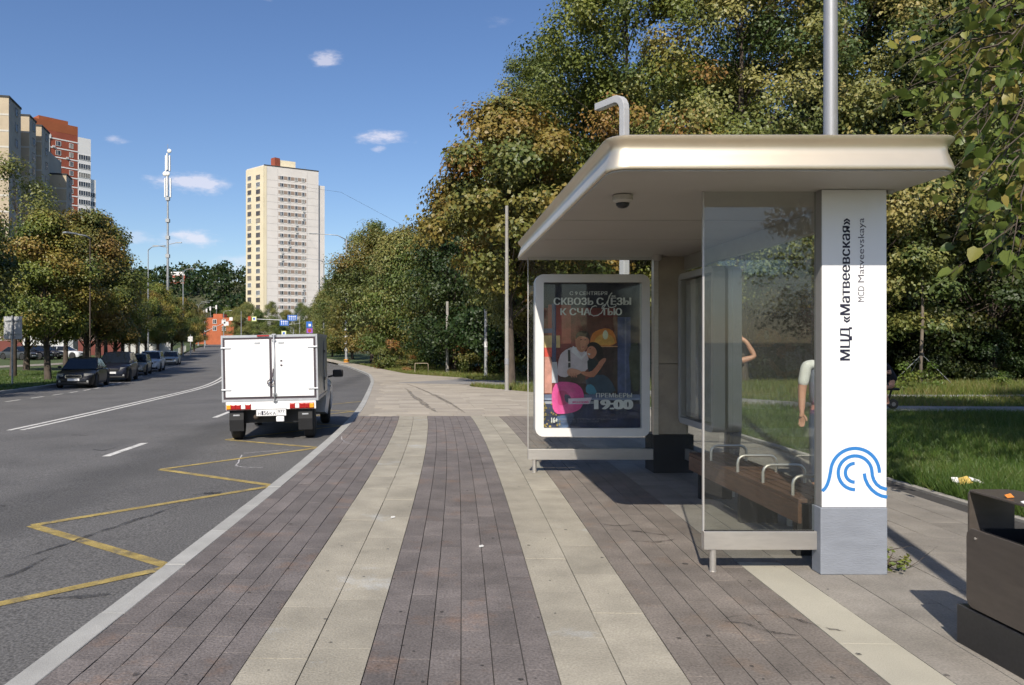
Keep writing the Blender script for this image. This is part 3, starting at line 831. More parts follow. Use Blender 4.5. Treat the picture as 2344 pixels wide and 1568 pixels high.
M('case_grey', (.34, .335, .32), .45, var=.05)
# map case on the back wall
XZY = lambda X: (lambda u, v, t: (t, u, v))
m = W(); m.ring(rrect(8.12, .64, 9.28, 2.42, .09), rrect(8.19, .71, 9.21, 2.35, .012), lambda u, v, t: (t, u, v), 2.965, 3.09)
case = m.build('map_case_frame', 'case_grey', SH, smooth=True, autosmooth=35)
W().prism(rrect(8.125, .645, 9.275, 2.415, .09), lambda u, v, t: (t, u, v), 3.125, 3.27).build('map_case_back', 'brushed', SH, smooth=True, autosmooth=35)
W().box(3.03, 3.088, 8.21, 9.19, .73, 2.33).build('map_board', 'totem_side', SH)
M('map_paper', (.42, .40, .38), .6, var=.12, scale=9, col2=(.25, .3, .36)); M('map_paper2', (.13, .15, .2), .6, var=.3, scale=12, col2=(.4, .4, .4))
W().box(3.024, 3.029, 8.66, 9.16, .78, 2.28).build('route_map', 'map_paper', SH)
W().box(3.024, 3.029, 8.25, 8.63, .78, 2.28).build('timetable', 'map_paper2', SH)
W().box(2.972, 2.978, 8.21, 9.19, .73, 2.33).build('map_case_glass', 'glass', SH)

# ---- totem
TOT = thing('bus_stop_totem', 'white totem with vertical stop name and blue wave logo beside the bench', 'bus stop sign', (2.905, 5.45, 0))
W().box(2.682, 3.130, 5.305, 5.405, .464, ZS - .009).build('body', 'totem_side', TOT, bev=.004)
W().box(2.685, 3.128, 5.299, 5.3045, .466, ZS - .012).build('face_panel', 'totem_white', TOT)
W().box(2.672, 3.133, 5.293, 5.42, 0, .463).build('base', 'totem_grey', TOT, bev=.006)
FY = 5.2978
text_obj('stop_name', 'МЦД «Матвеевская»', 'ink', TOT, lambda u, v: (2.891 - v, FY, 1.478 + u), .976, .083, .012)
text_obj('stop_name_latin', 'MCD', 'ink_grey', TOT, lambda u, v: (2.975 - v, FY, 1.88 + u), .108, .043, 0)
text_obj('stop_name_latin', 'Matveevskaya', 'ink_grey', TOT, lambda u, v: (2.987 - v, FY, 2.014 + u), .444, .055, 0)
def lz(x, y): return (2.68 + (x - 1093) * 8.5e-4, 1.6 - ((1150 + y / 2.851) * .8047 - 784) / 332)
def arc(cx, cy, r, a0, a1, n=22): return [(cx + r * math.cos(R(a0 + (a1 - a0) * k / n)), cy - r * math.sin(R(a0 + (a1 - a0) * k / n))) for k in range(n + 1)]
curves_ = [[(1100, 704), (1122, 682), (1140, 650), (1152, 615), (1160, 580)] + arc(1365, 555, 198, 176, 0),
           arc(1366, 555, 137, 270, 4, 30)[::1] + [(1506, 580), (1518, 615), (1540, 648), (1572, 673), (1624, 690)],
           arc(1363, 555, 76, 270, 90), [(1440, 560), (1448, 605), (1468, 650), (1500, 692), (1540, 724), (1580, 743), (1626, 752)]]
for pts in curves_:
    v, f = stroke([lz(*p) for p in pts], .0235)
    W().poly([(a, FY, b) for a, b in v], f).build('logo_stroke', 'logo_blue', TOT)

# ---- lit poster case in the far end panel
PO = thing('poster_case', 'white framed advertising poster case with couple on far end of shelter', 'poster', (1.945, 9.4, .455))
m = W(); m.ring(rrect(1.25, .455, 2.645, 2.43, .10), rrect(1.352, .556, 2.546, 2.332, .014), lambda u, v, t: (u, t, v), 9.35, 9.466)
m.build('frame', 'frame_white', PO, smooth=True, autosmooth=35)
W().prism(rrect(1.255, .46, 2.64, 2.425, .10), lambda u, v, t: (u, t, v), 9.485, 9.56).build('back_cover', 'brushed', PO, smooth=True, autosmooth=35)
def pc(x, y): return (1.35 + (x - 75) / 943 * 1.198, 2.334 - (y - 90) / 1390 * 1.78)
INK = {}
def pmat(c, var=.12, scale=9):
    k = tuple(c)
    if k not in INK:
        nm = 'print_%d' % len(INK); c = tuple(min(.85, a * 1.7 + .003) for a in c); M(nm, c, .35, var=var, scale=scale, spec=.5); INK[k] = nm
    return INK[k]
_lay = [0]
def print_poly(name, pts, col, par, var=.12, smoothn=0):
    if smoothn:      # Chaikin rounding
        for _ in range(smoothn):
            q = []
            for i in range(len(pts)):
                a, b = pts[i], pts[(i + 1) % len(pts)]
                q += [(a[0] * .75 + b[0] * .25, a[1] * .75 + b[1] * .25), (a[0] * .25 + b[0] * .75, a[1] * .25 + b[1] * .75)]
            pts = q
    _lay[0] += 1; t = 9.443 - _lay[0] * .0005
    m = W(); P = [pc(*p) for p in pts]
    m.poly([(a, t, b) for a, b in P], [tuple(range(len(P)))])
    return m.build(name, pmat(col, var), par)
def rect_(x0, y0, x1, y1): return [(x0, y0), (x1, y0), (x1, y1), (x0, y1)]
def ell(cx, cy, rx, ry, n=20, a=0): 
    return [(cx + rx * math.cos(t) * math.cos(a) - ry * math.sin(t) * math.sin(a), cy + rx * math.cos(t) * math.sin(a) + ry * math.sin(t) * math.cos(a)) for t in [2 * math.pi * k / n for k in range(n)]]
PB = W().box(1.345, 2.552, 9.4435, 9.462, .552, 2.338).build('poster_sheet', pmat((.012, .013, .03)), PO)
pp = lambda pts, col, sm=0, var=.12: print_poly('printed_shape', pts, col, PB, var, sm)
pp(rect_(75, 330, 800, 1160), (.13, .022, .022), 0, .5)
pp(rect_(130, 300, 350, 675), (.24, .055, .045), 0, .3)
pp(rect_(205, 530, 350, 672), (.28, .06, .05), 0, .3)
pp([(430, 420), (800, 420), (800, 700), (560, 700), (470, 560)], (.09, .03, .022), 0, .4)
pp([(530, 700), (545, 590), (600, 545), (700, 520), (770, 560), (800, 700)], (.46, .15, .03), 1, .3)
pp([(560, 690), (600, 600), (690, 570), (760, 610), (780, 690)], (.62, .26, .06), 1, .25)
pp(ell(683, 590, 26, 44), (.75, .55, .35))
pp(rect_(640, 698, 800, 706), (.5, .25, .12))
pp(rect_(520, 706, 800, 1160), (.035, .018, .02), 0, .5)
pp(rect_(75, 710, 165, 800), (.5, .06, .045))
pp([(75, 800), (150, 800), (170, 860), (165, 1150), (75, 1150)], (.42, .2, .17), 0, .25)
pp(rect_(75, 596, 245, 712), (.66, .36, .17), 0, .25)
pp(rect_(165, 290, 205, 860), (.035, .045, .12)); pp(rect_(75, 528, 170, 572), (.06, .08, .2))
pp([(165, 850), (215, 850), (225, 1050), (165, 1050)], (.4, .4, .45))
pp(rect_(800, 420, 925, 1160), (.045, .06, .15), 0, .35); pp(rect_(868, 420, 884, 1160), (.09, .11, .2), 0, .35)
pp([(900, 700), (1018, 640), (1018, 1130), (930, 1130)], (.03, .035, .028), 1, .6)
# the couple
pp([(500, 1010), (640, 960), (730, 1010), (800, 1160), (480, 1160), (420, 1080)], (.03, .05, .08), 1, .3)
pp([(230, 985), (480, 940), (510, 1160), (250, 1160)], (.045, .022, .022), 0, .4)
pp([(490, 1070), (560, 1060), (610, 1160), (495, 1160)], (.05, .17, .25), 1)
pp([(215, 930), (235, 800), (275, 745), (365, 700), (450, 720), (520, 780), (520, 950), (330, 940), (320, 1000), (225, 985)], (.42, .36, .40), 1, .15)
pp([(345, 745), (370, 695), (400, 720), (450, 800), (500, 745), (505, 770), (450, 830)], (.52, .47, .5))
pp([(386, 640), (400, 590), (470, 580), (525, 610), (520, 690), (480, 750), (440, 760), (400, 720)], (.36, .15, .09), 2, .2)
pp([(440, 600), (500, 600), (495, 680), (470, 730), (440, 735)], (.46, .21, .13), 2)
pp([(393, 640), (395, 585), (430, 552), (500, 550), (532, 590), (530, 650), (510, 612), (430, 598), (402, 622)], (.025, .014, .012), 2)
pp([(436, 634), (456, 630), (456, 638), (436, 642)], (.05, .02, .015)); pp([(476, 634), (496, 634), (496, 641), (476, 641)], (.05, .02, .015))
pp([(452, 705), (478, 700), (476, 710), (456, 712)], (.3, .07, .06))
pp([(318, 735), (342, 735), (345, 900), (322, 905)], (.022, .018, .022))
pp(rect_(316, 845, 344, 858), (.4, .35, .35))
pp([(500, 690), (540, 655), (610, 665), (660, 730), (660, 860), (600, 830), (580, 760), (520, 720)], (.014, .008, .008), 2)
pp([(505, 810), (600, 830), (640, 900), (640, 960), (560, 960), (510, 940)], (.012, .016, .02), 1)
pp([(500, 720), (545, 690), (590, 720), (600, 770), (560, 820), (525, 815), (500, 780)], (.42, .17, .10), 2, .2)
pp([(505, 766), (540, 772), (525, 785)], (.7, .62, .58)); pp([(520, 722), (540, 716), (540, 724)], (.04, .015, .012))
pp([(440, 935), (540, 950), (600, 880), (640, 830), (680, 820), (660, 880), (600, 960), (560, 1005), (450, 970)], (.36, .14, .085), 1, .2)
pp([(600, 870), (650, 815), (690, 810), (680, 850), (640, 890)], (.40, .17, .11), 1)
pp([(310, 925), (350, 905), (440, 930), (450, 955), (400, 980), (330, 985), (310, 960)], (.42, .2, .14), 2)
for q in range(3): pp([(335 + q * 24, 955), (350 + q * 24, 955), (365 + q * 22, 995), (350 + q * 22, 1000)], (.32, .13, .09), 1)
# lower part
pp(rect_(75, 1160, 1018, 1195), (.10, .12, .2), 0, .3); pp(rect_(75, 1195, 1018, 1215), (.17, .2, .3), 0, .3); pp(rect_(75, 1225, 600, 1250), (.24, .25, .3), 0, .3)
pp(rect_(75, 1252, 1018, 1480), (.018, .024, .06), 0, .4)
pp([(200, 1350), (400, 1320), (330, 1480), (220, 1480)], (.05, .08, .16), 1, .5)
brnd = random.Random(2)
for q in range(46):
    cx, cy = 75 + brnd.random() ** 1.5 * 190, 1240 + brnd.random() * 235
    if cx < 90: cx = 92
    pp(ell(cx, min(cy, 1465), brnd.uniform(6, 14), brnd.uniform(5, 11), 6, brnd.random() * 3), brnd.choice([(.22, .16, .04), (.12, .11, .03), (.06, .06, .02), (.3, .22, .07)]))
pp([(160, 1040), (350, 1036), (440, 1080), (472, 1160), (465, 1250), (420, 1315), (300, 1345), (160, 1345)], (.62, .06, .22), 2, .18)
pp([(215, 1130), (245, 1120), (300, 1125), (335, 1190), (300, 1255), (245, 1265), (215, 1250)], (.38, .03, .13), 2, .1)
pp([(275, 1150), (340, 1170), (345, 1230), (290, 1240)], (.05, .05, .1), 1)
pp([(318, 1198), (545, 1188), (520, 1250), (318, 1252)], (.5, .42, .5))
PL = 9.4425
_lay[0] += 4
def ptext(body, x, y, w, h, col, bold=0):
    _lay[0] += 1; t = 9.443 - _lay[0] * .0005
    x0, z0 = pc(x, y + h); sx = 1.198 / 943; sz = 1.78 / 1390
    text_obj('printed_text', body, pmat(col), PB, lambda u, v: (x0 + u, t, z0 + v), w * sx, h * sz, bold)
WHT = (.62, .60, .63)
ptext('С 9 СЕНТЯБРЯ', 332, 175, 360, 36, WHT, .008); ptext('СКВОЗЬ', 180, 235, 375, 70, WHT, .016); ptext('С', 592, 235, 62, 70, WHT, .016); ptext('ЁЗЫ', 730, 215, 188, 90, WHT, .016)
ptext('К СЧА', 243, 335, 285, 68, WHT, .016); ptext('ТЬЮ', 640, 335, 190, 68, WHT, .016)
ptext('ПРЕМЬЕРЫ', 585, 1145, 343, 42, WHT, .012); ptext('19:00', 577, 1208, 352, 92, WHT, .045)
ptext('ЖЕНСКИЙ', 355, 1217, 155, 24, (.5, .06, .2), .02); ptext('16+', 155, 1378, 60, 50, WHT, .02)
ptext('СКВОЗЬ СЛЁЗЫ К СЧАСТЬЮ', 228, 1382, 560, 20, (.16, .17, .22), 0); ptext('СМОТРИТЕ С 9 СЕНТЯБРЯ', 228, 1408, 380, 18, (.13, .14, .2), 0)
for cv, wd in (([(738, 188), (722, 205), (700, 260), (670, 310), (655, 332), (640, 330), (650, 312), (668, 300)], 9), ([(712, 215), (702, 255), (694, 295), (706, 325), (735, 330), (765, 322), (778, 308)], 9),
               ([(590, 318), (575, 312), (545, 325), (527, 360), (532, 395), (560, 410), (600, 404), (635, 380), (655, 345)], 9)):
    v, f = stroke([pc(*p) for p in cv], wd * .00127); _lay[0] += 1
    W().poly([(a, 9.443 - _lay[0] * .0005, b) for a, b in v], f).build('printed_swash', pmat(WHT), PB)
W().box(1.353, 2.545, 9.360, 9.364, .557, 2.331).build('front_glass', 'glass', PO)

# ------------------------------------------------------------------ poles behind the shelter, bin
def lamp_pole(name, label, x, y, h, r0, r1, mat='pole_grey', group=None):
    o = thing(name, label, 'lamp post', (x, y, T(x, y)), 0, group)
    MB().lathe([(r0 * 1.7, -.05), (r0 * 1.7, .02), (r0 * 1.02, .03), (r0, .3), (r1, h)], n=20).build('shaft', mat, o, smooth=True, autosmooth=35)
    return o
o = lamp_pole('street_lamp', 'tall grey round lamp post rising behind the shelter roof next to totem', px(1901, 8.7), 8.7, 11, .083, .062)
MB().tube([(0, 0, 10.9), (0, 0, 11.3), (-.6, 0, 11.7), (-2.2, 0, 11.85)], [.05, .05, .045, .04]).build('arm', 'pole_grey', o, smooth=True)
MB().loft([rrect(-2.9, -.15, -2.1, .15, .08) and [(a, b, z) for a, b in rrect(-2.9 + i, -.15 + i, -2.1 - i, .15 - i, .06)] for z, i in ((11.8, .03), (11.83, 0), (11.9, 0), (11.93, .04))]).build('lamp_head', 'galv', o)
o = lamp_pole('street_lamp', 'lamp post just right of the camera whose shadow crosses the pavement', 2.72, 2.1, 9, .075, .06)
MB().tube([(0, 0, 8.9), (0, 0, 9.4), (-1.5, 0, 9.7)], [.05, .05, .04]).build('arm', 'pole_grey', o, smooth=True)
MB().cbox((-1.85, 0, 9.7), (.7, .26, .1)).build('lamp_head', 'galv', o, bev=.03)

o = thing('cranked_lamp_post', 'white square lamp post with bent over top behind shelter', 'lamp post', (px(1429, 16), 16, 0))
Zt = pz(212, 16)
m = MB(); w_ = .075
path_ = [(0, 0, -.05), (0, 0, Zt - .35)] + [(-.26 * .45 * (1 - math.cos(R(a))) , .26 * .85 * (1 - math.cos(R(a))), Zt - .35 + .27 * math.sin(R(a))) for a in (20, 40, 60, 75, 90)] + [(-.40, .78, Zt - .075)]
rings = []
for i, p in enumerate(path_):
    p = Vector(p); d = (Vector(path_[min(i + 1, len(path_) - 1)]) - Vector(path_[max(i - 1, 0)])).normalized()
    s_ = Vector((.88, .47, 0)); n_ = d.cross(s_).normalized()
    rings.append([p + s_ * w_ + n_ * w_, p - s_ * w_ + n_ * w_, p - s_ * w_ - n_ * w_, p + s_ * w_ - n_ * w_])
m.loft(rings); m.build('post', 'pole_light', o, bev=.012)
MB().cbox((-.24, .47, Zt - .157), (.10, .5, .012), rz=R(27)).build('light_strip', 'frame_white', o)

BIN = thing('litter_bin', 'brown steel litter bin on dark granite plinth at lower right', 'litter bin', (3.02, 3.75, 0))
W().box(2.805, 3.25, 3.30, 4.115, 0, .205).build('plinth', 'granite_dark', BIN, bev=.004)
for y in (3.32, 4.075):
    m = W(); m.prism(rrect(2.845, .2055, 3.085, .82, .03), lambda u, v, t: (u, t, v), y, y + .012); m.build('end_panel', 'bin_steel', BIN)
W().box(2.845, 3.085, 3.333, 4.074, .808, .82).build('top_plate', 'bin_steel', BIN, bev=.003)
m = W(); m.prism(rrect(3.345, .215, 4.052, .63, .05), lambda u, v, t: (t, u, v), 2.812, 2.826); m.build('front_panel', 'bin_steel', BIN, bev=.003)
m = W(); m.prism(rrect(3.345, .215, 4.062, .63, .05), lambda u, v, t: (t, u, v), 3.19, 3.205); m.build('front_panel', 'bin_steel', BIN, bev=.003)
m = W(); m.ring(rrect(2.86, 3.36, 3.18, 4.05, .05), rrect(2.868, 3.368, 3.172, 4.042, .045), lambda u, v, t: (u, v, t), .21, .62); m.build('inner_bucket', 'black_gloss', BIN)
for yy in (3.42, 3.98): W().lathe([(.006, 2.806), (.006, 2.8118)], (0, yy, .585), 8, axis='x').build('rivet', 'steel', BIN)
W().box(2.8265, 2.86, 3.40, 4.0, .30, .50).build('panel_bracket', 'black_matt', BIN)
M('litter_yellow', (.65, .45, .12), .7, var=.2, scale=30); M('litter_white', (.75, .74, .72), .7, var=.1, scale=30); M('litter_orange', (.6, .2, .03), .7, var=.2, scale=30)
def scrap(name, label, parts, loc):
    o = thing(name, label, 'litter', loc)
    for nm, mt, pts in parts:
        m = MB(); m.poly(pts, [(0, 1, 2, 3)]); ob = m.build(nm, mt, o, recenter=False)
        s_ = ob.modifiers.new('solid', 'SOLIDIFY'); s_.thickness = .004; s_.offset = 1
    return o
scrap('crumpled_wrapper', 'crumpled yellow and white wrapper lying on the grass', [('wrapper_sheet', 'litter_yellow', [(0, 0, .03), (.16, .02, .05), (.15, .1, .11), (.02, .09, .08)]), ('wrapper_flap', 'litter_white', [(.15, .03, .07), (.27, .01, .04), (.25, .06, .07), (.16, .09, .1)]),
      ('wrapper_flap', 'litter_white', [(-.06, .02, .06), (0, 0, .05), (.02, .06, .1), (-.05, .06, .1)])], (px(2196, 8.15), 8.15, .06))
scrap('orange_peel', 'small orange scrap of litter on the bin top', [('peel', 'litter_orange', [(0, 0, .001), (.035, .0, .004), (.03, .02, .02), (.0, .02, .012)])], (2.87, 3.84, .8205))
scrap('paper_scrap', 'small white paper scrap on the bin top', [('paper', 'litter_white', [(0, 0, .001), (.04, .0, .004), (.04, .03, .012), (.0, .02, .006)])], (2.86, 3.72, .8205))
M('fluff', (.7, .7, .68), .9, var=0)
for nm, lb, x, y in (('cigarette_end', 'white cigarette end lying on the left pale slab stripe', .38, 6.0), ('paper_fleck', 'white paper fleck on the dark paving between the stripes', -.36, 7.0)):
    tag(W().cbox((x, y, .012), (.035, .014, .012), rz=.6).build(nm, 'fluff'), lb, 'litter')
# ------------------------------------------------------------------ trees
def leaves_from(P, size, rng, up=.35, tint=None, aspect=.7, droop=0.0, shape=4, outw=None):
    """one folded leaf at each point; returns verts, tris, tint per vertex"""
    n = len(P)
    nrm = rng.normal(size=(n, 3)); nrm[:, 2] += up * 2.2
    if outw is not None: nrm = nrm * .62 + outw * 1.15
    nrm = nrm.copy(); nrm /= np.linalg.norm(nrm, axis=1)[:, None]
    t = rng.normal(size=(n, 3)); t[:, 2] -= droop * 2.5; t -= nrm * (t * nrm).sum(1)[:, None]; t /= np.linalg.norm(t, axis=1)[:, None] + 1e-9
    b = np.cross(nrm, t)
    s = (size * rng.uniform(.65, 1.3, n))[:, None]
    if shape == 4:
        V = np.stack([P, P + t * s * .45 + b * s * aspect * .5 + nrm * s * .12, P + t * s, P + t * s * .45 - b * s * aspect * .5 + nrm * s * .12], 1)
        F = np.array([[0, 1, 2], [0, 2, 3]])
    else:       # heart-shaped
        V = np.stack([P, P - t * s * .08 + b * s * .22 + nrm * s * .05, P + t * s * .22 + b * s * .46 + nrm * s * .1, P + t * s * .62 + b * s * .34 + nrm * s * .06, P + t * s * 1.02 - nrm * s * .05,
                      P + t * s * .62 - b * s * .34 + nrm * s * .06, P + t * s * .22 - b * s * .46 + nrm * s * .1, P - t * s * .08 - b * s * .22 + nrm * s * .05], 1)
        F = np.array([[0, 1, 2], [0, 2, 3], [0, 3, 4], [0, 4, 5], [0, 5, 6], [0, 6, 7]])
    k = V.shape[1]
    faces = (np.arange(n)[:, None, None] * k + F[None]).reshape(-1, 3)
    return V.reshape(-1, 3), faces, np.repeat(np.clip(tint, 0, 1), k)

def tube_np(pts, r0, r1, n=5):
    m = MB(); k = len(pts); m.tube(pts, [r0 + (r1 - r0) * i / (k - 1) for i in range(k)], n, cap=False); return m

def tree_proto(seed, H, Rc, zb, clumps, per, leaf, mat, bark='bark', tintc=.35, tints=.2, trunk_r=.22, shape=1.0, clump_r=(.55, 1.0), outer=.7, squash=.65, droop=.25, aspect=.7):
    rng = np.random.default_rng(seed)
    ph = rng.uniform(0, 6.28, 6)
    C = []
    nb = max(5, clumps // 12)            # boughs: masses of clumps with gaps between them
    BG = [(min(.97, max(.02, (i + rng.random()) / nb)) , (i * 2.4 + rng.normal(0, .35)) % 6.283) for i in range(nb)]
    reach = rng.uniform(.74, 1.16, nb); btint = rng.normal(tintc, tints, nb); CT = []
    while len(C) < clumps:
        kb = rng.integers(nb); rch = 1.0
        if rng.random() < .90:
            h0, a0 = BG[kb]; h = h0 + rng.normal(0, .04); az = a0 + rng.normal(0, .27); rch = reach[kb]
            if not 0.01 < h < .995: continue
        else:
            h = rng.random() ** .9; az = rng.uniform(0, 2 * np.pi)
        env = (math.sin(math.pi * min(max(h, .0), 1) ** (.62 * shape)) ** .6) * Rc if 0 < h < 1 else 0
        env *= 1 + .22 * math.sin(2 * az + ph[0] + 4 * h) + .14 * math.sin(5 * az + ph[1] - 7 * h) + .1 * math.sin(9 * h + ph[2])
        rr = env * (rng.uniform(.72, 1.0) if rng.random() < outer else rng.uniform(.1, .75))
        rr *= rch; CT.append(btint[kb])
        C.append((rr * math.cos(az), rr * math.sin(az), zb + h * (H - zb)))
    C = np.array(C)
    cr = rng.uniform(*clump_r, len(C))
    P = []; TT = []; OW = []
    for c, r, ctb in zip(C, cr, CT):
        k = int(per * (r / clump_r[1]) ** 1.5 * rng.uniform(.7, 1.25)) + 4
        d = rng.normal(size=(k, 3)); d /= np.linalg.norm(d, axis=1)[:, None]
        d *= (rng.random(k) ** .55)[:, None] * r * 1.25; d[:, 2] *= squash
        P.append(c + d); ax = np.array([c[0], c[1], (c[2] - zb) * .35 - .1 * (H - zb)]); ax /= np.linalg.norm(ax) + 1e-6; OW.append(d / (np.linalg.norm(d, axis=1)[:, None] + 1e-6) + .5 * ax)
        ct = rng.normal(ctb, .08)
        TT.append(np.clip(rng.normal(ct, .07, k), 0, 1))
    P = np.concatenate(P); TT = np.concatenate(TT)
    V, F, A = leaves_from(P, leaf, rng, tint=TT, aspect=aspect, droop=droop, outw=np.concatenate(OW))
    crown = np_mesh('crown', V, F, mat, A)
    # trunk and limbs
    m = MB(); top = zb + (H - zb) * .72
    bx, by = rng.normal(0, .25, 2)
    tr = [(0, 0, -.3), (0, 0, .0), (bx * .2, by * .2, zb * .6), (bx * .6, by * .6, zb + (H - zb) * .3), (bx, by, top)]
    m.tube(tr, [trunk_r * 1.5, trunk_r * 1.15, trunk_r * .9, trunk_r * .55, trunk_r * .12], 9)
    for i in rng.permutation(len(C))[:min(len(C), 90)]:
        c = Vector(C[i]); za = max(zb * .55, min(c.z - .15 * (H - zb) - .25 * math.hypot(c.x, c.y), top * .96))
        q = (za - 0) / top; a = Vector((bx * q, by * q, za))
        mid = a.lerp(c, .55) + Vector((0, 0, .12 * (c - a).length)) + Vector(rng.normal(0, .12, 3))
        r = trunk_r * (.26 if i % 4 == 0 else .14) * (1 - .6 * q)
        m.tube([a, a.lerp(mid, .6), mid, c], [r, r * .75, r * .5, .012], 4, cap=False)
    tm = bpy.data.meshes.new('trunk'); tm.from_pydata(m.v, [], m.f); tm.materials.append(MATS[bark]); tm.update()
    tm.polygons.foreach_set('use_smooth', [True] * len(tm.polygons))
    return tm, crown
def plant_tree(name, label, proto, x, y, s=1.0, sz=None, rz=None, group=None, z=None, cat='tree'):
    o = thing(name, label, cat, (x, y, (T(x, y) if z is None else z) - .02), random.uniform(0, 6.28) if rz is None else rz, group)
    o.scale = (s, s, sz or s)
    add(proto[0], 'trunk', o); add(proto[1], 'crown', o)
    return o
# ---- the wood on the right
P_big = [tree_proto(11, 21, 5.2, 3.0, 430, 320, .145, 'leaf_linden', tintc=.45, tints=.22, trunk_r=.3, clump_r=(.45, .95)),
         tree_proto(12, 20, 4.8, 2.6, 430, 320, .145, 'leaf_maple', tintc=.42, tints=.22, trunk_r=.28, clump_r=(.45, .95)),
         tree_proto(13, 17, 4.6, 1.6, 400, 300, .145, 'leaf_linden', tintc=.25, tints=.2, trunk_r=.24, clump_r=(.45, .95))]
P_big.append(tree_proto(14, 18, 4.8, 1.6, 400, 240, .165, 'leaf_dark', tintc=.62, tints=.2, trunk_r=.26, clump_r=(.45, .95)))  # dark leaf colour stands in for shade on the right-hand trees
P_maple = tree_proto(21, 11.5, 4.3, 3.8, 260, 260, .16, 'leaf_brown', tintc=.34, tints=.24, trunk_r=.18, clump_r=(.4, .85), aspect=.9)
P_low = [tree_proto(31, 9.5, 3.6, .8, 190, 210, .17, 'leaf_mix', tintc=.48, tints=.24, trunk_r=.14, clump_r=(.6, 1.1)),
         tree_proto(32, 11, 3.8, 1.2, 210, 210, .17, 'leaf_brown', tintc=.22, tints=.2, trunk_r=.16, clump_r=(.6, 1.1)),
         tree_proto(33, 8, 3.4, .5, 180, 210, .17, 'leaf_maple', tintc=.22, tints=.18, trunk_r=.12, clump_r=(.6, 1.1)),
         tree_proto(34, 13, 3.6, 1.6, 210, 200, .17, 'leaf_linden', tintc=.32, tints=.2, trunk_r=.18, clump_r=(.6, 1.1))]
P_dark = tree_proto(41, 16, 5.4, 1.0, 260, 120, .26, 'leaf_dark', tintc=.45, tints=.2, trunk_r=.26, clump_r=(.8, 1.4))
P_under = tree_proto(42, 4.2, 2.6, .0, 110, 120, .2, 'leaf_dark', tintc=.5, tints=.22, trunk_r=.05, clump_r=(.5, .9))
P_bush = tree_proto(51, 1.9, 1.5, .0, 46, 90, .13, 'leaf_brown', tintc=.4, tints=.25, trunk_r=.03, clump_r=(.3, .5))
P_weed = tree_proto(52, .9, .5, .0, 26, 36, .09, 'grass_lit', tintc=.25, tints=.2, trunk_r=.012, clump_r=(.14, .25))
wood = 'trees of the wood behind the bus shelter'
plant_tree('maple_tree', 'brown leaved maple leaning out of the wood left of shelter roof', P_maple, 3.1, 30.5, .98, .98, 1.2, wood)
for i, (k, x, y, s, lab) in enumerate([
        (1, 8.2, 33, 1.05, 'tall maple standing left of the cranked lamp post, its crown against the sky'),
        (0, 12.6, 31.5, 1.0, 'tall yellowing linden above the middle of the shelter roof'),
        (0, 17.6, 33, 1.06, 'tall linden directly left of the tall round lamp post'),
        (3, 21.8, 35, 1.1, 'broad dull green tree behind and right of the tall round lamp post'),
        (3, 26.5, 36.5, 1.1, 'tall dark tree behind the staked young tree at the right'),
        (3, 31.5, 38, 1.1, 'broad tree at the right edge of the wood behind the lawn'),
        (0, 5.2, 38.5, .78, 'shorter linden half hidden behind the brown maple')]):
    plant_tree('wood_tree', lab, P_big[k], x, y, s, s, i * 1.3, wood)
for i, (x, y, s) in enumerate([(10, 42, 1.0), (16, 43, 1.1), (22.5, 44, 1.05), (29, 45, 1.1), (36, 46, 1.1), (5, 47, .9), (14.5, 37.5, .62), (19.5, 39, .6), (24.5, 40.5, .6), (9.6, 38.5, .55), (30, 42, .6), (1.5, 53, .75), (35.5, 41.5, .7)]):
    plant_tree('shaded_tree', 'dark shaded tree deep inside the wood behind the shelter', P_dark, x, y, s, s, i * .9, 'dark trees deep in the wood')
for i, (x, y, s) in enumerate([(13.5, 35.5, .8), (17, 36.5, .9), (20.5, 36.5, .8), (23.8, 37.5, 1.0), (27.5, 38.5, .9), (31, 39.5, 1.0), (34.5, 39, .9), (9.8, 36, .8), (6.4, 39.5, .9), (25.5, 35.2, .55), (29.3, 36.4, .6), (22, 34.8, .5)]):
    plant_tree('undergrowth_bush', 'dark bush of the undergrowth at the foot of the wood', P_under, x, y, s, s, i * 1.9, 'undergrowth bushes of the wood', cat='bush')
lows = [(0, 6.8, 47, 1.0, 'low leafy tree under the maple behind the walkway pole'), (2, 5.4, 56, 1.15, 'low green tree behind the pole with white sticker'), (1, 2.4, 58, 1.1, 'low reddish brown tree above the dark hollow'),
        (2, -.9, 63, 1.25, 'dense green tree between the short pole and the striped pole'), (0, -2.6, 65, 1.15, 'olive tree behind the walkway bend'), (3, 1.6, 68, 1.1, 'taller pale tree behind the olive tree'),
        (1, -5.4, 74, 1.15, 'rust brown tree just right of the striped pole'), (0, -2.4, 72, 1.3, 'tall olive tree behind the rust brown one'), (3, -6.3, 80, 1.12, 'pale topped tree above the striped pole'),
        (1, -9.6, 92, 1.1, 'brown tree leaning over the far walkway'), (3, -6, 92, 1.1, 'tall loose tree farther behind the striped pole'), (0, -13.6, 104, 1.0, 'bushy tree beside the white tower foot'),
        (2, -14, 118, 1.1, 'green tree far along the right kerb'), (0, -19.5, 128, .8, 'small tree at the far road bend'), (2, 7.5, 54, 1.2, 'dense tree behind the walkway trees'), (1, -21, 150, 1.0, 'brownish tree at the far junction')]
for i, (k, x, y, s, lab) in enumerate(lows):
    plant_tree('roadside_tree', lab, P_low[k], x, y, s, s, i * 1.7, 'trees along the walkway')
for i, (x, y, s, lab) in enumerate([(2.2, 47.5, .9, 'reddish brown shrub between the two middle poles'), (3.9, 45.5, .8, 'brown shrub right of the thin pole'), (-2.9, 57, 1.1, 'grey green shrub at the walkway edge'), (1.9, 55, .6, 'small shrub at the foot of the dark hollow'), (-1.6, 52, .55, 'small leafy shrub by the low frame')]):
    plant_tree('shrub', lab, P_bush, x, y, s, s, i, 'shrubs at the edge of the wood', cat='shrub')
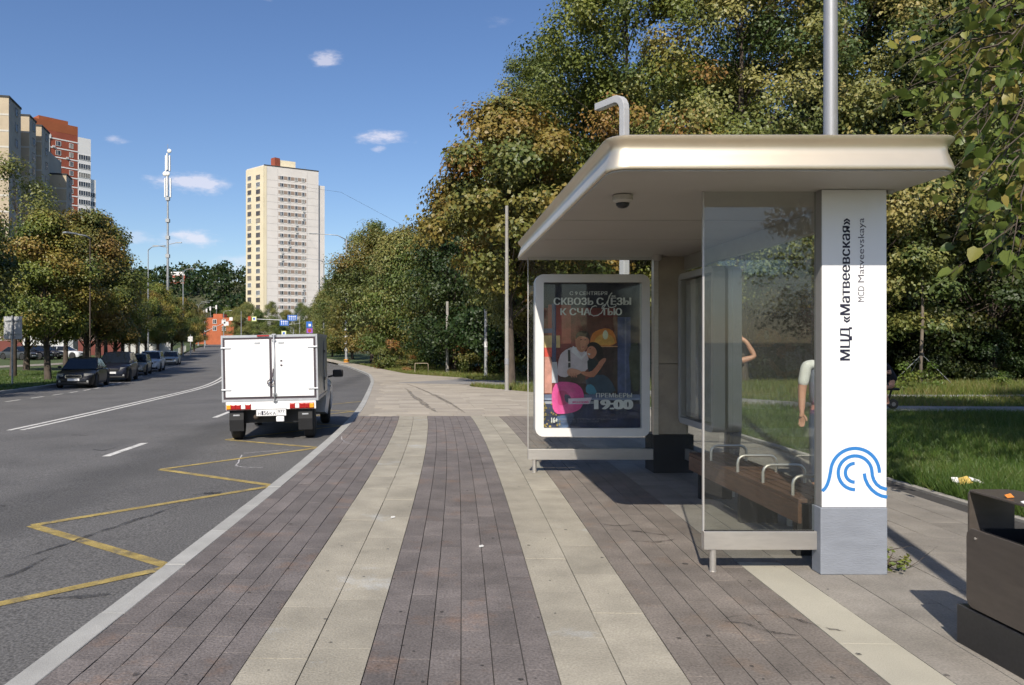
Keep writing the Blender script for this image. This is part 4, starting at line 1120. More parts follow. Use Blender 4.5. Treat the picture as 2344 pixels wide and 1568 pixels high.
for i in range(16):
    x = 15.5 + i * 1.15 + random.uniform(-.5, .5); yy = random.uniform(20.5, 22.4) if i % 2 else random.uniform(24, 28)
    plant_tree('weed_clump', 'tall weedy plant standing in the sunlit grass strip', P_weed, x, yy, random.uniform(.6, 1.1), None, i, 'weeds along the park path', cat='plant')
P_sprig = tree_proto(53, .36, .14, .0, 9, 12, .05, 'leaf_near', tintc=.35, tints=.2, trunk_r=.005, clump_r=(.05, .09))
plant_tree('weed', 'small green weed growing at the corner of the totem base', P_sprig, 3.19, 5.36, .85, .55, 1, None, cat='plant')

# staked young tree
o = thing('young_tree', 'young tree with pale trunk held by guy ropes on lawn edge', 'tree', (px(2107, 29.5), 29.5, T(19, 29.5) - .02))
MB().tube([(0, 0, -.1), (.02, 0, 1.2), (.08, 0, 2.6), (.1, .05, 5.2)], [.07, .06, .055, .02], 8).build('trunk', 'bark_pale', o, smooth=True)
for dx, dy in ((-1.15, .1), (1.25, -.1), (.1, 1.2)):
    MB().tube([(.05, 0, 1.25), (dx, dy, .02)], .012, 5).build('guy_rope', 'galv', o)
MB().lathe([(.075, 1.2), (.075, 1.32)], (.04, 0, 0), 10).build('rope_collar', 'rubber', o)
yc = tree_proto(61, 5.6, 1.6, 1.7, 60, 100, .16, 'leaf_linden', tintc=.35, trunk_r=.03, clump_r=(.35, .6))
add(yc[1], 'crown', o)

# ---- street trees across the road
P_st = [tree_proto(71, 11.2, 3.5, 2.9, 250, 210, .16, 'leaf_maple', tintc=.5, tints=.26, trunk_r=.22, clump_r=(.55, 1.0), aspect=.9),
        tree_proto(72, 10.2, 3.3, 2.7, 240, 210, .16, 'leaf_brown', tintc=.30, tints=.24, trunk_r=.24, clump_r=(.55, 1.0), aspect=.9),
        tree_proto(73, 12.4, 3.2, 3.0, 100, 110, .16, 'leaf_mix', tintc=.5, tints=.25, trunk_r=.18, clump_r=(.55, 1.0))]
# (photo column of trunk, distance, kind, scale)
st = [(30, 49, 2, 1.1, 'thin crowned tree at the left picture edge'), (110, 44, 0, .84, 'street tree with dark trunk beside the blank square sign'), (196, 52, 1, 1.06, 'thick trunked street tree behind the black saloon'),
      (224, 59, 0, 1.05, 'street tree behind the black off-roader'), (243, 66, 2, .95, 'slim street tree right of the lamp head'), (262, 74, 1, .9, 'reddish street tree in the middle of the row'), (280, 81, 0, .92, 'street tree before the white fence'),
      (297, 88, 2, .8, 'street tree above the beige hatchback'), (313, 94, 0, .9, 'yellow green street tree above the white off-roader'), (335, 99, 1, .86, 'street tree before the antenna mast'), (362, 106, 0, .9, 'street tree behind the silver car'),
      (392, 114, 1, .84, 'street tree right of the antenna mast foot'), (416, 126, 0, .8, 'small street tree by the roadside railing'), (444, 140, 1, .66, 'last small street tree before the junction'), (60, 60, 1, .95, 'street tree behind the square sign'), (150, 72, 0, 1.0, 'street tree farther back behind the yard path')]
for i, (c, y, k, s, lab) in enumerate(st):
    plant_tree('street_tree', lab, P_st[k], px(c, y), y, s, s, i * 2.1, 'street trees across the road')
for i, (x, y, k, s) in enumerate([(-21.5, 26.5, 0, 1.0), (-20.6, 31.5, 1, .92), (-20.6, 18, 1, 1.0)]):
    plant_tree('street_tree', ['street tree just outside the left picture edge', 'street tree whose crown enters at the left edge, shading the black saloon', 'street tree beyond the left picture edge'][i], P_st[k], x, y, s, s, i, 'street trees across the road')
# trees and a block behind the viewer, seen only as reflections
for i, (x, y, s) in enumerate([(23, -30, .9), (29, -32, 1.0), (35, -34, 1.1), (16, -52, .45), (9, -56, .4), (40, -40, 1.1)]):
    plant_tree('shaded_tree', 'tree behind the viewpoint, mirrored in the shelter glass', P_dark, x, y, s, s, i * 1.1, 'trees behind the viewpoint')

# ---- linden overhanging from the right: trunk outside the picture
def near_linden():
    rng = np.random.default_rng(5)
    o = thing('linden_tree', 'linden with drooping twigs of large leaves hanging in from upper right', 'tree', (9.6, 7.0, 0))
    base = np.array([9.6, 7.0, 0])
    m = MB(); twl = []; P = []; TT = []
    m.tube([(0, 0, -.3), (0, 0, 1.5), (-.1, .1, 4), (-.2, .1, 8), (0, .2, 12)], [.32, .24, .2, .12, .03], 10)
    # limbs towards the picture and drooping branchlets
    def branchlet(a, b, sag, dens, r=.012):
        a, b = np.array(a), np.array(b); n = max(4, int(np.linalg.norm(b - a) / .18)); pts = []
        for i in range(n + 1):
            t = i / n; p = a + (b - a) * t; p = p + np.array([0, 0, -sag * 4 * t * (t - 1) * .5]) + rng.normal(0, .02, 3); pts.append(p)
        m.tube([p - base for p in pts], [r * (1 - .75 * i / n) for i in range(n + 1)], 4, cap=False)
        for i in range(1, n + 1):
            if i / n < .15: continue
            k = rng.poisson(dens * 1.35)
            if k:
                q = pts[i] + rng.normal(0, .07, (k, 3)) + np.array([0, 0, -.06]); P.append(q)
                TT.append(np.clip(rng.normal(.38 if rng.random() > .25 else .8, .15, k), 0, 1))
            if rng.random() < .55 and i < n:
                d = rng.normal(0, .22, 3); d[2] = -abs(d[2]) * 1.1; d[0] -= .08
                e = pts[i] + d; m.tube([pts[i] - base, (pts[i] + d * .6 + np.array([0, 0, .02])) - base, e - base], [.005, .004, .002], 3, cap=False)
                k = 3 + rng.poisson(dens * 1.8)
                q = pts[i] + d * rng.uniform(.3, 1.1, (k, 1)) + rng.normal(0, .04, (k, 3)); P.append(q); TT.append(np.clip(rng.normal(.38 if rng.random() > .25 else .85, .15, k), 0, 1))
    for i in range(13):
        z0 = rng.uniform(4.2, 8); y0 = rng.uniform(5.5, 9.5)
        m.tube([(-.1, .1, 3.2 + i * .35), ((7.6 - 9.6) * .5, (y0 - 7) * .5, z0 - .3), (6.9 - 9.6, y0 - 7, z0)], [.07, .05, .025], 6, cap=False)
    # (photo column, photo row) of tips on a fan of branchlets at distance Y
    for c0, r0, c1, r1, Y, dn in [(2344, 90, 2080, 190, 7.0, 1.6), (2420, 130, 2050, 235, 7.6, 1.5), (2400, 230, 1990, 250, 7.2, .4), (2380, 200, 2150, 262, 6.6, 1.8), (2420, 300, 2100, 330, 7.4, 1.5), (2400, 340, 1985, 345, 7.6, .55),
                                 (2430, 330, 2170, 400, 6.8, 1.7), (2420, 400, 2230, 430, 6.4, 1.8), (2440, 430, 2160, 520, 7.2, 1.5), (2420, 470, 2290, 590, 6.6, 2.0), (2450, 500, 2330, 640, 6.2, 1.8), (2450, 420, 2270, 500, 7.8, 1.5),
                                 (2450, 60, 2180, 120, 8.0, 1.7), (2430, -20, 2200, 60, 7.4, 1.8), (2460, 20, 2120, 60, 8.2, 1.5), (2460, 180, 2240, 220, 7.0, 1.8), (2460, 260, 2210, 350, 6.4, 1.7), (2480, 350, 2300, 420, 6.0, 1.8), (2460, -60, 2260, 10, 6.6, 1.8),
                                 (2480, 100, 2290, 130, 6.2, 1.8), (2480, 560, 2310, 560, 7.4, 1.3), (2470, 150, 2300, 320, 5.8, 1.6), (2420, 20, 2050, 120, 8.4, 1.0), (2440, 260, 2060, 290, 8.2, .9)] + [(2380 + 100 * rng.random(), rr - 40 * rng.random(), 2344 - (2344 - lim) * rng.random() ** .8, rr + 60 * rng.random(), 5.8 + 2.4 * rng.random(), 1.6) for rr, lim in ((-40, 2150), (10, 2120), (60, 2100), (110, 2100), (150, 2080), (200, 2080), (240, 2120), (280, 2120), (330, 2140), (370, 2180), (410, 2200), (450, 2240), (490, 2250), (530, 2280)) for _ in range(2)]:
        a = (max(px(c0, Y), 6.2 * Y / 7.6), Y + rng.uniform(-.2, .6), pz(r0, Y) + rng.uniform(.2, .7)); b = (px(c1, Y), Y, pz(r1, Y))
        branchlet(a, b, rng.uniform(.15, .5), dn)
    for i in range(520):          # rest of the crown, outside the picture, shading the lawn
        az = rng.uniform(0, 6.28); h = rng.random(); r = 4.7 * math.sin(math.pi * (.12 + .8 * h)) ** .7 * rng.uniform(.3, 1)
        c = np.array([9.5 + r * math.cos(az), 7.2 + r * math.sin(az), 3.4 + h * 9.0])
        if c[0] < .80 * c[1] + .5 and c[2] < 2.7 + .47 * c[1]: continue
        k = 80; P.append(c + rng.normal(0, .38, (k, 3)) * [1, 1, .6]); TT.append(np.clip(rng.normal(rng.normal(.4, .2), .1, k), 0, 1))
        if i % 3 == 0: m.tube([(-.1, .1, max(2.6, c[2] - 2.2)), (c - base) * .6 + np.array([0, 0, c[2] * .36]), c - base], [.05, .03, .01], 4, cap=False)
    P = np.concatenate(P) - base; TT = np.concatenate(TT)
    V, F, A = leaves_from(P, .095, rng, up=.25, tint=TT, droop=.5, shape=8)
    add(np_mesh('crown', V, F, 'leaf_near', A), 'crown', o)
    tm = bpy.data.meshes.new('trunk'); tm.from_pydata([tuple(v) for v in m.v], [], m.f); tm.materials.append(MATS['bark']); tm.update(); add(tm, 'trunk', o)
near_linden()
# second crown farther right shades the path and the lawn
plant_tree('shaded_tree', 'broad tree right of the picture shading the lawn and path', P_big[2], 15.2, 9.2, .82, .82, .4, None)
# ------------------------------------------------------------------ vehicles
for nm, c, mt in (('paint_black', (.010, .010, .012), .0), ('paint_navy', (.008, .009, .016), .0), ('paint_white', (.62, .63, .64), 0), ('paint_silver', (.30, .32, .32), .5), ('paint_beige', (.26, .24, .20), .5), ('paint_grey', (.07, .075, .08), .3)):
    M(nm, c, .34, metal=mt, var=0, coat=.22, spec=.3)
M('chrome', (.6, .6, .6), .15, metal=1, var=0)
M('lamp_clear', (.30, .30, .29), .1, var=.4, scale=30, local=True, spec=.8); M('lamp_red', (.35, .012, .012), .2, var=.2, scale=40, local=True); M('lamp_amber', (.75, .32, .02), .25, var=.15, scale=40, local=True)
M('plate_white', (.72, .72, .72), .5, var=.03); M('rim_metal', (.28, .28, .29), .35, metal=.7, var=0); M('trim_dark', (.012, .012, .013), .55, var=0)
def lerp_tab(pts, y): return float(np.interp(y, [p[0] for p in pts], [p[1] for p in pts]))
def wheel(parent, x, y, r, w, side):
    t = MB().lathe([(r * .62, -w / 2), (r * .9, -w / 2), (r, -w * .36), (r, w * .36), (r * .9, w / 2), (r * .62, w / 2)], (0, 0, 0), 22, axis='x').build('wheel', 'rubber', parent, smooth=True, autosmooth=40, recenter=False)
    t.location = (x, y, r)
    m = MB().lathe([(r * .63, -w * .3), (r * .63, w * .42), (r * .52, w * .44), (r * .5, w * .30), (.03, w * .34)], n=22, axis='x') if side > 0 else MB().lathe([(r * .63, w * .3), (r * .63, -w * .42), (r * .52, -w * .44), (r * .5, -w * .30), (.03, -w * .34)], n=22, axis='x')
    m.build('rim', 'rim_metal', t, smooth=True, autosmooth=40, recenter=False)
    for k in range(5):
        a = 2 * math.pi * k / 5
        MB().cbox((side * w * .38, r * .3 * math.cos(a), r * .3 * math.sin(a)), (.02, r * .12, r * .46), rx=a - math.pi / 2).build('spoke', 'chrome', t, recenter=False)
    return t
def car(name, label, group, x, y, z, rz, L, Wd, H, paint, belt=.62, kind='saloon', plate=True, chrome=True):
    """+Y of the car is its front"""
    o = thing(name, label, 'car', (x, y, z), rz, group)
    h2, wr = L / 2, (.33 if kind != 'suv' else .37)
    ya, yb = h2 * .62, -h2 * .60           # wheel centres
    zb0 = .19 if kind != 'suv' else .24
    zbelt = H * belt
    if kind == 'saloon':
        top = [(-h2, zbelt * .72), (-h2 * .97, zbelt * .97), (-h2 * .62, zbelt * 1.02), (h2 * .36, zbelt), (h2 * .8, zbelt * .86), (h2 * .96, zbelt * .70), (h2, zbelt * .58)]
        gl = (-h2 * .72, -h2 * .36, h2 * .02, h2 * .44)
    else:
        top = [(-h2, zbelt * .80), (-h2 * .98, zbelt * 1.0), (-h2 * .62, zbelt * 1.03), (h2 * .40, zbelt * .99), (h2 * .82, zbelt * .90), (h2 * .97, zbelt * .76), (h2, zbelt * .6)]
        gl = (-h2 * .96, -h2 * .74, h2 * .06, h2 * .46)
    wid = [(-h2, .80), (-h2 * .95, .93), (-h2 * .7, .99), (0, 1), (h2 * .6, .985), (h2 * .85, .93), (h2 * .96, .84), (h2, .68)]
    ys = sorted(set([round(v, 3) for v in list(np.linspace(-h2, h2, 46)) + [ya + wr * 1.12 * math.cos(t) for t in np.linspace(0, math.pi, 9)] + [yb + wr * 1.12 * math.cos(t) for t in np.linspace(0, math.pi, 9)]]))
    rings = []
    for yy in ys:
        w = Wd / 2 * lerp_tab(wid, yy); zt = lerp_tab(top, yy); zb = zb0 + (.10 * max(0, abs(yy) / h2 - .9) / .1)
        for yc in (ya, yb):
            d = abs(yy - yc)
            if d < wr * 1.14: zb = max(zb, wr + math.sqrt(max(0, (wr * 1.14) ** 2 - d * d)))
        zb = min(zb, zt - .06)
        half = [(w * .95, zb), (w, zb + (zt - zb) * .3), (w * .995, zb + (zt - zb) * .68), (w * .955, zt - .045), (w * .88, zt - .008), (w * .45, zt + .02), (0, zt + .028)]
        rings.append([(a, yy, b) for a, b in half] + [(-a, yy, b) for a, b in reversed(half[:-1])])
    m = MB(); m.loft(rings); m.build('body', paint, o, smooth=True, autosmooth=38, recenter=False)
    MB().box(-Wd * .40, Wd * .40, -h2 * .92, h2 * .92, zb0 - .02, zbelt * .7).build('underbody', 'black_matt', o, recenter=False)
    y0, y1, y2, y3 = gl; wb, wt = Wd * .452, Wd * .36; zt = H - .035; zl = zbelt + .005
    def P(t, yy, zz, sx): return (sx * (wb + (wt - wb) * t), yy, zz)
    # roof
    m = MB(); rr = []
    for q, (yy, dz) in enumerate(((y1 - .05, -.035), (y1 + .15, .0), ((y1 + y2) / 2, .03), (y2 - .15, .005), (y2 + .06, -.04))):
        rr.append([(a * wt, yy, zt + dz + .03 * (1 - abs(a)) - (.03 if abs(a) > .98 else 0)) for a in (-1.02, -.8, -.4, 0, .4, .8, 1.02)])
    m.loft([r + [(p[0] * .98, p[1], p[2] - .04) for p in reversed(r)] for r in rr]); m.build('roof', paint, o, smooth=True, autosmooth=40, recenter=False)
    def quad(nm, pts, mt, th=.012):
        m = MB(); m.poly(pts, [(0, 1, 2, 3)]); ob = m.build(nm, mt, o, recenter=False); s_ = ob.modifiers.new('solid', 'SOLIDIFY'); s_.thickness = th; s_.offset = -1; return ob
    quad('windscreen', [P(.0, y3, zl, -.97), P(.0, y3, zl, .97), P(1, y2, zt - .01, .96), P(1, y2, zt - .01, -.96)], 'car_glass')
    quad('rear_window', [P(.0, y0, zl + .02, -.95), P(.0, y0, zl + .02, .95), P(1, y1, zt - .01, .95), P(1, y1, zt - .01, -.95)], 'car_glass')
    ym = (y1 + y2) / 2 + .05
    for sx in (-1, 1):
        quad('side_window', [P(.03, y3 - .10, zl + .01, sx * 1.0), P(.03, ym + .04, zl + .01, sx), P(.94, ym + .04, zt - .03, sx), P(.94, y2 - .02, zt - .03, sx)], 'car_glass')
        quad('side_window', [P(.03, ym - .04, zl + .01, sx), P(.03, y0 + .22, zl + .01, sx), P(.94, y1 + .04, zt - .03, sx), P(.94, ym - .04, zt - .03, sx)], 'car_glass')
        for a, b in (((y3, zl), (y2, zt)), ((ym, zl), (ym, zt)), ((y0, zl), (y1, zt))):
            m = MB(); m.tube([P(-.0, a[0], a[1] - .03, sx * .985), P(1, b[0], b[1] - .01, sx * .985)], .036, 6); m.build('pillar', paint, o, smooth=True, recenter=False)
        mr_ = MB().loft([[(sx * (wb + .03 + a * .17), y3 - .16 + b, zl + .04 + c) for b, c in ((0, 0), (.08, 0), (.06, .12), (0, .12))] for a in (0, .5, 1)]); mr_.build('wing_mirror', paint, o, bev=.02, recenter=False)
        zh = zbelt * .74
        m = MB(); m.loft([[(sx * (Wd * .5 * a), yy, zh + c) for c in (-.065, .065)] + [(sx * (Wd * .5 * a), yy - .12, zh + c) for c in (.06, -.06)] for a, yy in ((.50, h2 * .985), (.70, h2 * .955), (.86, h2 * .885), (.905, h2 * .83))]); m.build('headlight', 'lamp_clear', o, smooth=True, autosmooth=40, recenter=False)
        m = MB(); m.loft([[(sx * (Wd * .5 * a), yy, zh + .05 + c) for c in (-.08, .08)] + [(sx * (Wd * .5 * a), yy + .1, zh + .05 + c) for c in (.08, -.08)] for a, yy in ((.56, -h2 * 1.0), (.80, -h2 * .985), (.925, -h2 * .93))]); m.build('tail_light', 'lamp_red', o, smooth=True, recenter=False)
        MB().lathe([(.05, h2 * .965), (.05, h2 * 1.002), (.02, h2 * 1.004)], (sx * Wd * .34, 0, zb0 + .17), 12, axis='y').build('fog_lamp', 'lamp_clear', o, recenter=False)
        for yy in (ya, yb): wheel(o, sx * (Wd / 2 - .115), yy, wr, .215, sx)
    zg = zbelt * .66
    MB().box(-Wd * .20, Wd * .20, h2 * .955, h2 * 1.006, zg - .07, zg + .075).build('grille', 'trim_dark', o, bev=.02, recenter=False)
    if chrome:
        m = MB(); m.ring(rrect(-Wd * .205, zg - .075, Wd * .205, zg + .08, .04, 4), rrect(-Wd * .185, zg - .055, Wd * .185, zg + .06, .03, 4), lambda u, v, t: (u, t, v), h2 * 1.0, h2 * 1.012); m.build('grille_surround', 'chrome', o, recenter=False)
    MB().box(-Wd * .38, Wd * .38, h2 * .95, h2 * 1.003, zb0 + .03, zb0 + .13).build('lower_intake', 'trim_dark', o, bev=.02, recenter=False)
    if plate: MB().box(-.26, .26, h2 * 1.005, h2 * 1.016, zg - .205, zg - .095).build('number_plate', 'plate_white', o, recenter=False)
    MB().box(-.26, .26, -h2 * 1.010, -h2 * .99, zbelt * .55, zbelt * .55 + .11).build('number_plate', 'plate_white', o, recenter=False)
    return o
HD = lambda y: -math.atan((XL(y + 3) - XL(y - 3)) / 6)      # heading of the kerb
grp = 'cars parked along the far kerb'
def parked(nm, lab, c, Y, *a, **k):
    x = px(c, Y); return car(nm, lab, grp, x, Y + 2.1, zroad(x, Y + 2), math.pi + HD(Y + 2) , *a, **k)
parked('parked_car', 'black saloon with chrome grille first in the row of parked cars', 146, 36.2, 4.5, 1.79, 1.44, 'paint_black')
parked('parked_car', 'black off-roader parked behind the black saloon', 234, 43.5, 4.7, 1.9, 1.70, 'paint_navy', kind='suv', belt=.63, chrome=False)
parked('parked_car', 'beige hatchback half hidden behind the black off-roader', 287, 53.5, 4.2, 1.74, 1.50, 'paint_beige', kind='suv', chrome=False)
parked('parked_car', 'white off-roader with dark grille in the parked row', 324, 61, 4.5, 1.86, 1.65, 'paint_white', kind='suv', belt=.63, chrome=False)
parked('parked_car', 'pale silver saloon last in the parked row', 376, 82, 4.6, 1.81, 1.46, 'paint_silver')
grp2 = 'cars parked in the yard'
for c, Y, rz, pt, kd, lab in ((42, 88, 2.2, 'paint_grey', 'saloon', 'dark grey car in the yard behind the blank sign'), (78, 91, 2.3, 'paint_navy', 'suv', 'dark car in the yard left of the tree trunk'),
                              (102, 94, 2.35, 'paint_black', 'suv', 'black car in the yard directly behind the tree trunk'), (150, 96, 2.4, 'paint_white', 'suv', 'white car in the yard right of the tree trunk')):
    x = px(c, Y); car('yard_car', lab, grp2, x, Y, T(x, Y), rz + 2.2, 4.5, 1.8, 1.5 if kd == 'saloon' else 1.62, pt, kind=kd, chrome=False)

# ---- small box van pulling away from the stop
M('van_white', (.80, .80, .80), .35, var=.02, scale=3); M('van_alu', (.48, .49, .51), .4, metal=.45, var=.1, scale=8, local=True); M('van_gasket', (.06, .045, .055), .6, var=0)
M('van_side', (.42, .44, .46), .3, metal=.45, var=.1, scale=4, local=True); M('mudflap', (.008, .008, .009), .7, var=.2, scale=10, local=True)
VX, VY = -2.86, 13.62
VAN = thing('box_van', 'small white box van with rear doors pulling away from the kerb', 'van', (VX, VY, zroad(VX, VY + 1) + .0), R(3.2), None, 0, -R(1.1))
B0, B1, BW = .70, 1.88, .845      # box bottom, top, half width
bx = lambda a, b, c, d, e, f: MB().box(a, b, c, d, e, f)
bx(-BW + .012, BW - .012, .03, 2.15, B0 + .01, B1 - .012).build('cargo_box', 'van_side', VAN, bev=.006, recenter=False)
for sx in (-1, 1):
    bx(sx * BW - .03 * (sx > 0) - .0 * (sx < 0), sx * BW + .03 * (sx < 0), .0, .05, B0, B1).build('corner_post', 'van_alu', VAN, recenter=False)
    bx(sx * BW - .02 * (sx > 0), sx * BW + .02 * (sx < 0), .052, 2.16, B1 - .05, B1 + .002).build('top_rail', 'van_alu', VAN, recenter=False)
    bx(sx * BW - .02 * (sx > 0), sx * BW + .02 * (sx < 0), .052, 2.16, B0, B0 + .05).build('bottom_rail', 'van_alu', VAN, recenter=False)
bx(-BW + .031, BW - .031, .002, .05, B1 - .045, B1).build('rear_header', 'van_alu', VAN, recenter=False)
bx(-BW + .031, BW - .031, .002, .05, B0, B0 + .045).build('rear_sill', 'van_alu', VAN, recenter=False)
bx(-BW + .031, BW - .031, .01, .029, B0 + .045, B1 - .045).build('door_gasket', 'van_gasket', VAN, recenter=False)
d1 = bx(-BW + .068, .0, -.006, .02, B0 + .085, B1 - .082).build('rear_door', 'van_white', VAN, bev=.004, recenter=False)
d2 = bx(.042, BW - .068, -.006, .02, B0 + .085, B1 - .082).build('rear_door', 'van_white', VAN, bev=.004, recenter=False)
m = MB(); m.tube([(.085, -.03, B0 - .01), (.085, -.03, B1 + .0)], .013, 8); m.build('lock_rod', 'van_alu', d2, smooth=True, recenter=False)
m = MB(); m.tube([(.07, -.035, B0 + .58), (.055, -.05, B0 + .45), (.03, -.05, B0 + .38)], .012, 6); m.tube([(.085, -.04, B0 + .37), (.08, -.045, B0 + .31), (.0, -.045, B0 + .30), (-.04, -.045, B0 + .32), (-.03, -.045, B0 + .36), (.03, -.045, B0 + .40)], .011, 6); m.build('door_handle', 'van_gasket', d2, smooth=True, recenter=False)
for zz in (B0 + .0, B0 + .12, B1 - .11, B1 - .01): bx(.05, .12, -.035, -.007, zz, zz + .025).build('rod_bracket', 'van_alu', d2, recenter=False)
for sx in (-1, 1):
    for zz in (B0 + .20, B1 - .24): bx(*sorted((sx * (BW - .17), sx * (BW + .004))), -.018, -.0065, zz, zz + .028).build('hinge', 'van_alu', d1 if sx < 0 else d2, bev=.005, recenter=False); 
    bx(*sorted((sx * .16, sx * .26)), -.012, -.0065, B1 - .16, B1 - .13).build('door_stay', 'van_alu', d1 if sx < 0 else d2, recenter=False)
for zz in (B0 + .62, B0 + .70): bx(.19, .225, -.012, -.0065, zz, zz + .03).build('lock_plate', 'van_gasket', d2, recenter=False)
bx(-.21, .0, -.02, .002, B1 - .028, B1 - .004).build('high_brake_lamp', 'lamp_red', VAN, recenter=False)
bx(BW + .001, BW + .008, 1.35, 1.95, B0 + .09, B1 - .12).build('side_door', 'van_side', VAN, recenter=False)
for zz in (B0 + .3, B1 - .35): bx(BW + .009, BW + .02, 1.30, 1.42, zz, zz + .05).build('side_hinge', 'black_matt', VAN, recenter=False)
# tail bar with lamps and plate
bx(-.78, .80, .0, .06, .555, .695).build('tail_bar', 'van_white', VAN, bev=.006, recenter=False)
for sx, seq in ((-1, ('lamp_amber', 'lamp_red', 'lamp_red', 'plate_white', 'lamp_red')), (1, ('lamp_amber', 'lamp_red', 'lamp_red', 'plate_white', 'lamp_red'))):
    c_ = MB().box(*sorted((sx * .77, sx * .34)), -.016, -.001, .562, .668).build('tail_light', 'lamp_red', VAN, bev=.006, recenter=False)
    for k, mt in enumerate(seq):
        a = .765 - k * .085; MB().box(*sorted((sx * a, sx * (a - .074))), -.026, -.0165, .575, .655).build('lens', mt, c_, bev=.008, recenter=False)
pl = bx(-.245, .275, -.022, -.001, .445, .558).build('number_plate', 'plate_white', VAN, bev=.004, recenter=False)
bx(-.255, .285, -.018, -.0, .437, .566).build('plate_holder', 'black_matt', VAN, recenter=False)
vt = lambda s_, x, z, w, h, b=0: text_obj('plate_text', s_, 'ink', pl, lambda u, v: (x + u, -.024, z + v), w, h, b, world=False)
for s_, x, w, h in (('Н', -.215, .042, .052), ('1', -.155, .03, .072), ('5', -.118, .042, .072), ('6', -.068, .042, .072), ('К', -.012, .045, .052), ('А', .045, .05, .052)): vt(s_, x, .462, w, h)
vt('977', .135, .495, .115, .05); 
bx(.115, .119, -.024, -.0221, .448, .555).build('plate_divider', 'ink', pl, recenter=False)
bx(.10, .24, -.03, .06, .34, .432).build('tow_ball_cover', 'van_white', VAN, bev=.012, recenter=False)
# chassis, mudflaps, wheels, exhaust
bx(-.55, .55, .25, 2.2, .30, .68).build('chassis', 'trim_dark', VAN, recenter=False)
MB().tube([(-.27, .08, .42), (-.27, .7, .43)], .045, 12).build('silencer', 'bark', VAN, smooth=True, recenter=False)
for sx in (-1, 1):
    m = MB(); m.loft([[(sx * .48 , yy, zz) , (sx * .73, yy, zz), (sx * .73, yy + .012, zz), (sx * .48, yy + .012, zz)] for yy, zz in ((.06, .555), (.03, .38), (.055, .18))]); fl = m.build('mudflap', 'mudflap', VAN, recenter=False)
    bx(*sorted((sx * .55, sx * .66)), .035, .045, .45, .475).build('flap_clip', 'van_alu', fl, recenter=False)
    wheel(VAN, sx * .645, .42, .285, .185, sx); wheel(VAN, sx * .715, 2.95, .285, .185, sx)
# cab: lower body, cabin, bonnet
rings = []
for yy, w, z0, z1 in ((2.18, .80, .30, .98), (2.4, .845, .24, .98), (2.62, .86, .58, .98), (2.75, .865, .66, .97), (2.95, .868, .685, .96), (3.15, .86, .66, .94), (3.28, .85, .56, .92), (3.34, .85, .26, .90), (3.55, .80, .26, .82), (3.66, .66, .32, .66)):
    half = [(w * .96, z0), (w, z0 + (z1 - z0) * .35), (w * .985, z0 + (z1 - z0) * .75), (w * .90, z1 - .01), (w * .4, z1 + .03), (0, z1 + .035)]
    rings.append([(a, yy, b) for a, b in half] + [(-a, yy, b) for a, b in reversed(half[:-1])])
MB().loft(rings).build('cab_body', 'paint_white', VAN, smooth=True, autosmooth=38, recenter=False)
rings = [[(s_ * w, yy, z) for s_, w, z in ((1, wl_, .97), (1, wt_, zt_ - .05), (1, wt_ * .85, zt_), (-1, wt_ * .85, zt_), (-1, wt_, zt_ - .05), (-1, wl_, .97))] for yy, wl_, wt_, zt_ in ((2.19, .78, .62, 1.40), (2.45, .80, .63, 1.45), (2.7, .79, .60, 1.36), (3.08, .74, .68, 1.01))]
MB().loft(rings).build('cabin', 'car_glass', VAN, smooth=True, autosmooth=38, recenter=False)
MB().loft([[(s_ * .60, yy, zz + dz) for s_, dz in ((1, 0), (.5, .02), (-.5, .02), (-1, 0))] + [(-.6, yy, zz - .03), (.6, yy, zz - .03)] for yy, zz in ((2.19, 1.425), (2.45, 1.47), (2.68, 1.40))]).build('cab_roof', 'paint_white', VAN, recenter=False)
for sx in (-1, 1):
    m = MB(); m.tube([(sx * .80, 2.86, .99), (sx * .93, 2.83, 1.02)], .022, 6); mb_ = m.build('mirror_arm', 'trim_dark', VAN, recenter=False)
    MB().loft([[(sx * (.90 + a * .22), 2.80 + b, .98 + c) for b, c in ((0, .0), (.10, .02), (.09, .15), (.0, .17))] for a in (0, .35, .75, 1)]).build('wing_mirror', 'trim_dark', VAN, bev=.025, recenter=False)
    MB().box(*sorted((sx * .862, sx * .875)), 2.45, 2.56, .80, .825).build('door_handle', 'trim_dark', VAN, recenter=False)
    MB().box(*sorted((sx * .50, sx * .76)), 3.56, 3.66, .58, .72).build('headlight', 'lamp_clear', VAN, bev=.03, recenter=False)
MB().box(-.45, .45, 3.62, 3.68, .40, .56).build('grille', 'trim_dark', VAN, bev=.01, recenter=False)
# ------------------------------------------------------------------ buildings
M('wall_beige', (.46, .38, .27), .85, var=.12, scale=.25); M('wall_joint', (.55, .52, .46), .85, var=.05)
M('wall_shadeside', (.33, .31, .28), .85, var=.12, scale=.25)  # shade of the side faces put into the beige wall's colour
M('wall_white', (.62, .585, .55), .8, var=.07, scale=.12, col2=(.54, .52, .50), c2lo=.55, c2hi=.7); M('wall_cream', (.66, .585, .42), .8, var=.06, scale=.15)
M('panel_taupe', (.27, .205, .165), .85, var=.06); M('seam', (.30, .28, .27), .9, var=0)
M('brick_red', (.27, .065, .035), .85, var=.12, scale=.3); M('roof_red', (.30, .085, .03), .8, var=.08, scale=.3); M('trim_white', (.72, .71, .69), .6, var=.03)
M('frame_pvc', (.70, .70, .69), .5, var=0); M('ac_grey', (.5, .5, .49), .6, var=0); M('brick_orange', (.42, .12, .05), .85, var=.15, scale=1.2); M('pink_wall', (.22, .15, .13), .9, var=.1, scale=.5); M('plinth_red', (.15, .045, .035), .9, var=.1, scale=.5)
M('fence_white', (.55, .55, .53), .7, var=.08); M('tar', (.05, .05, .05), .9, var=.1)
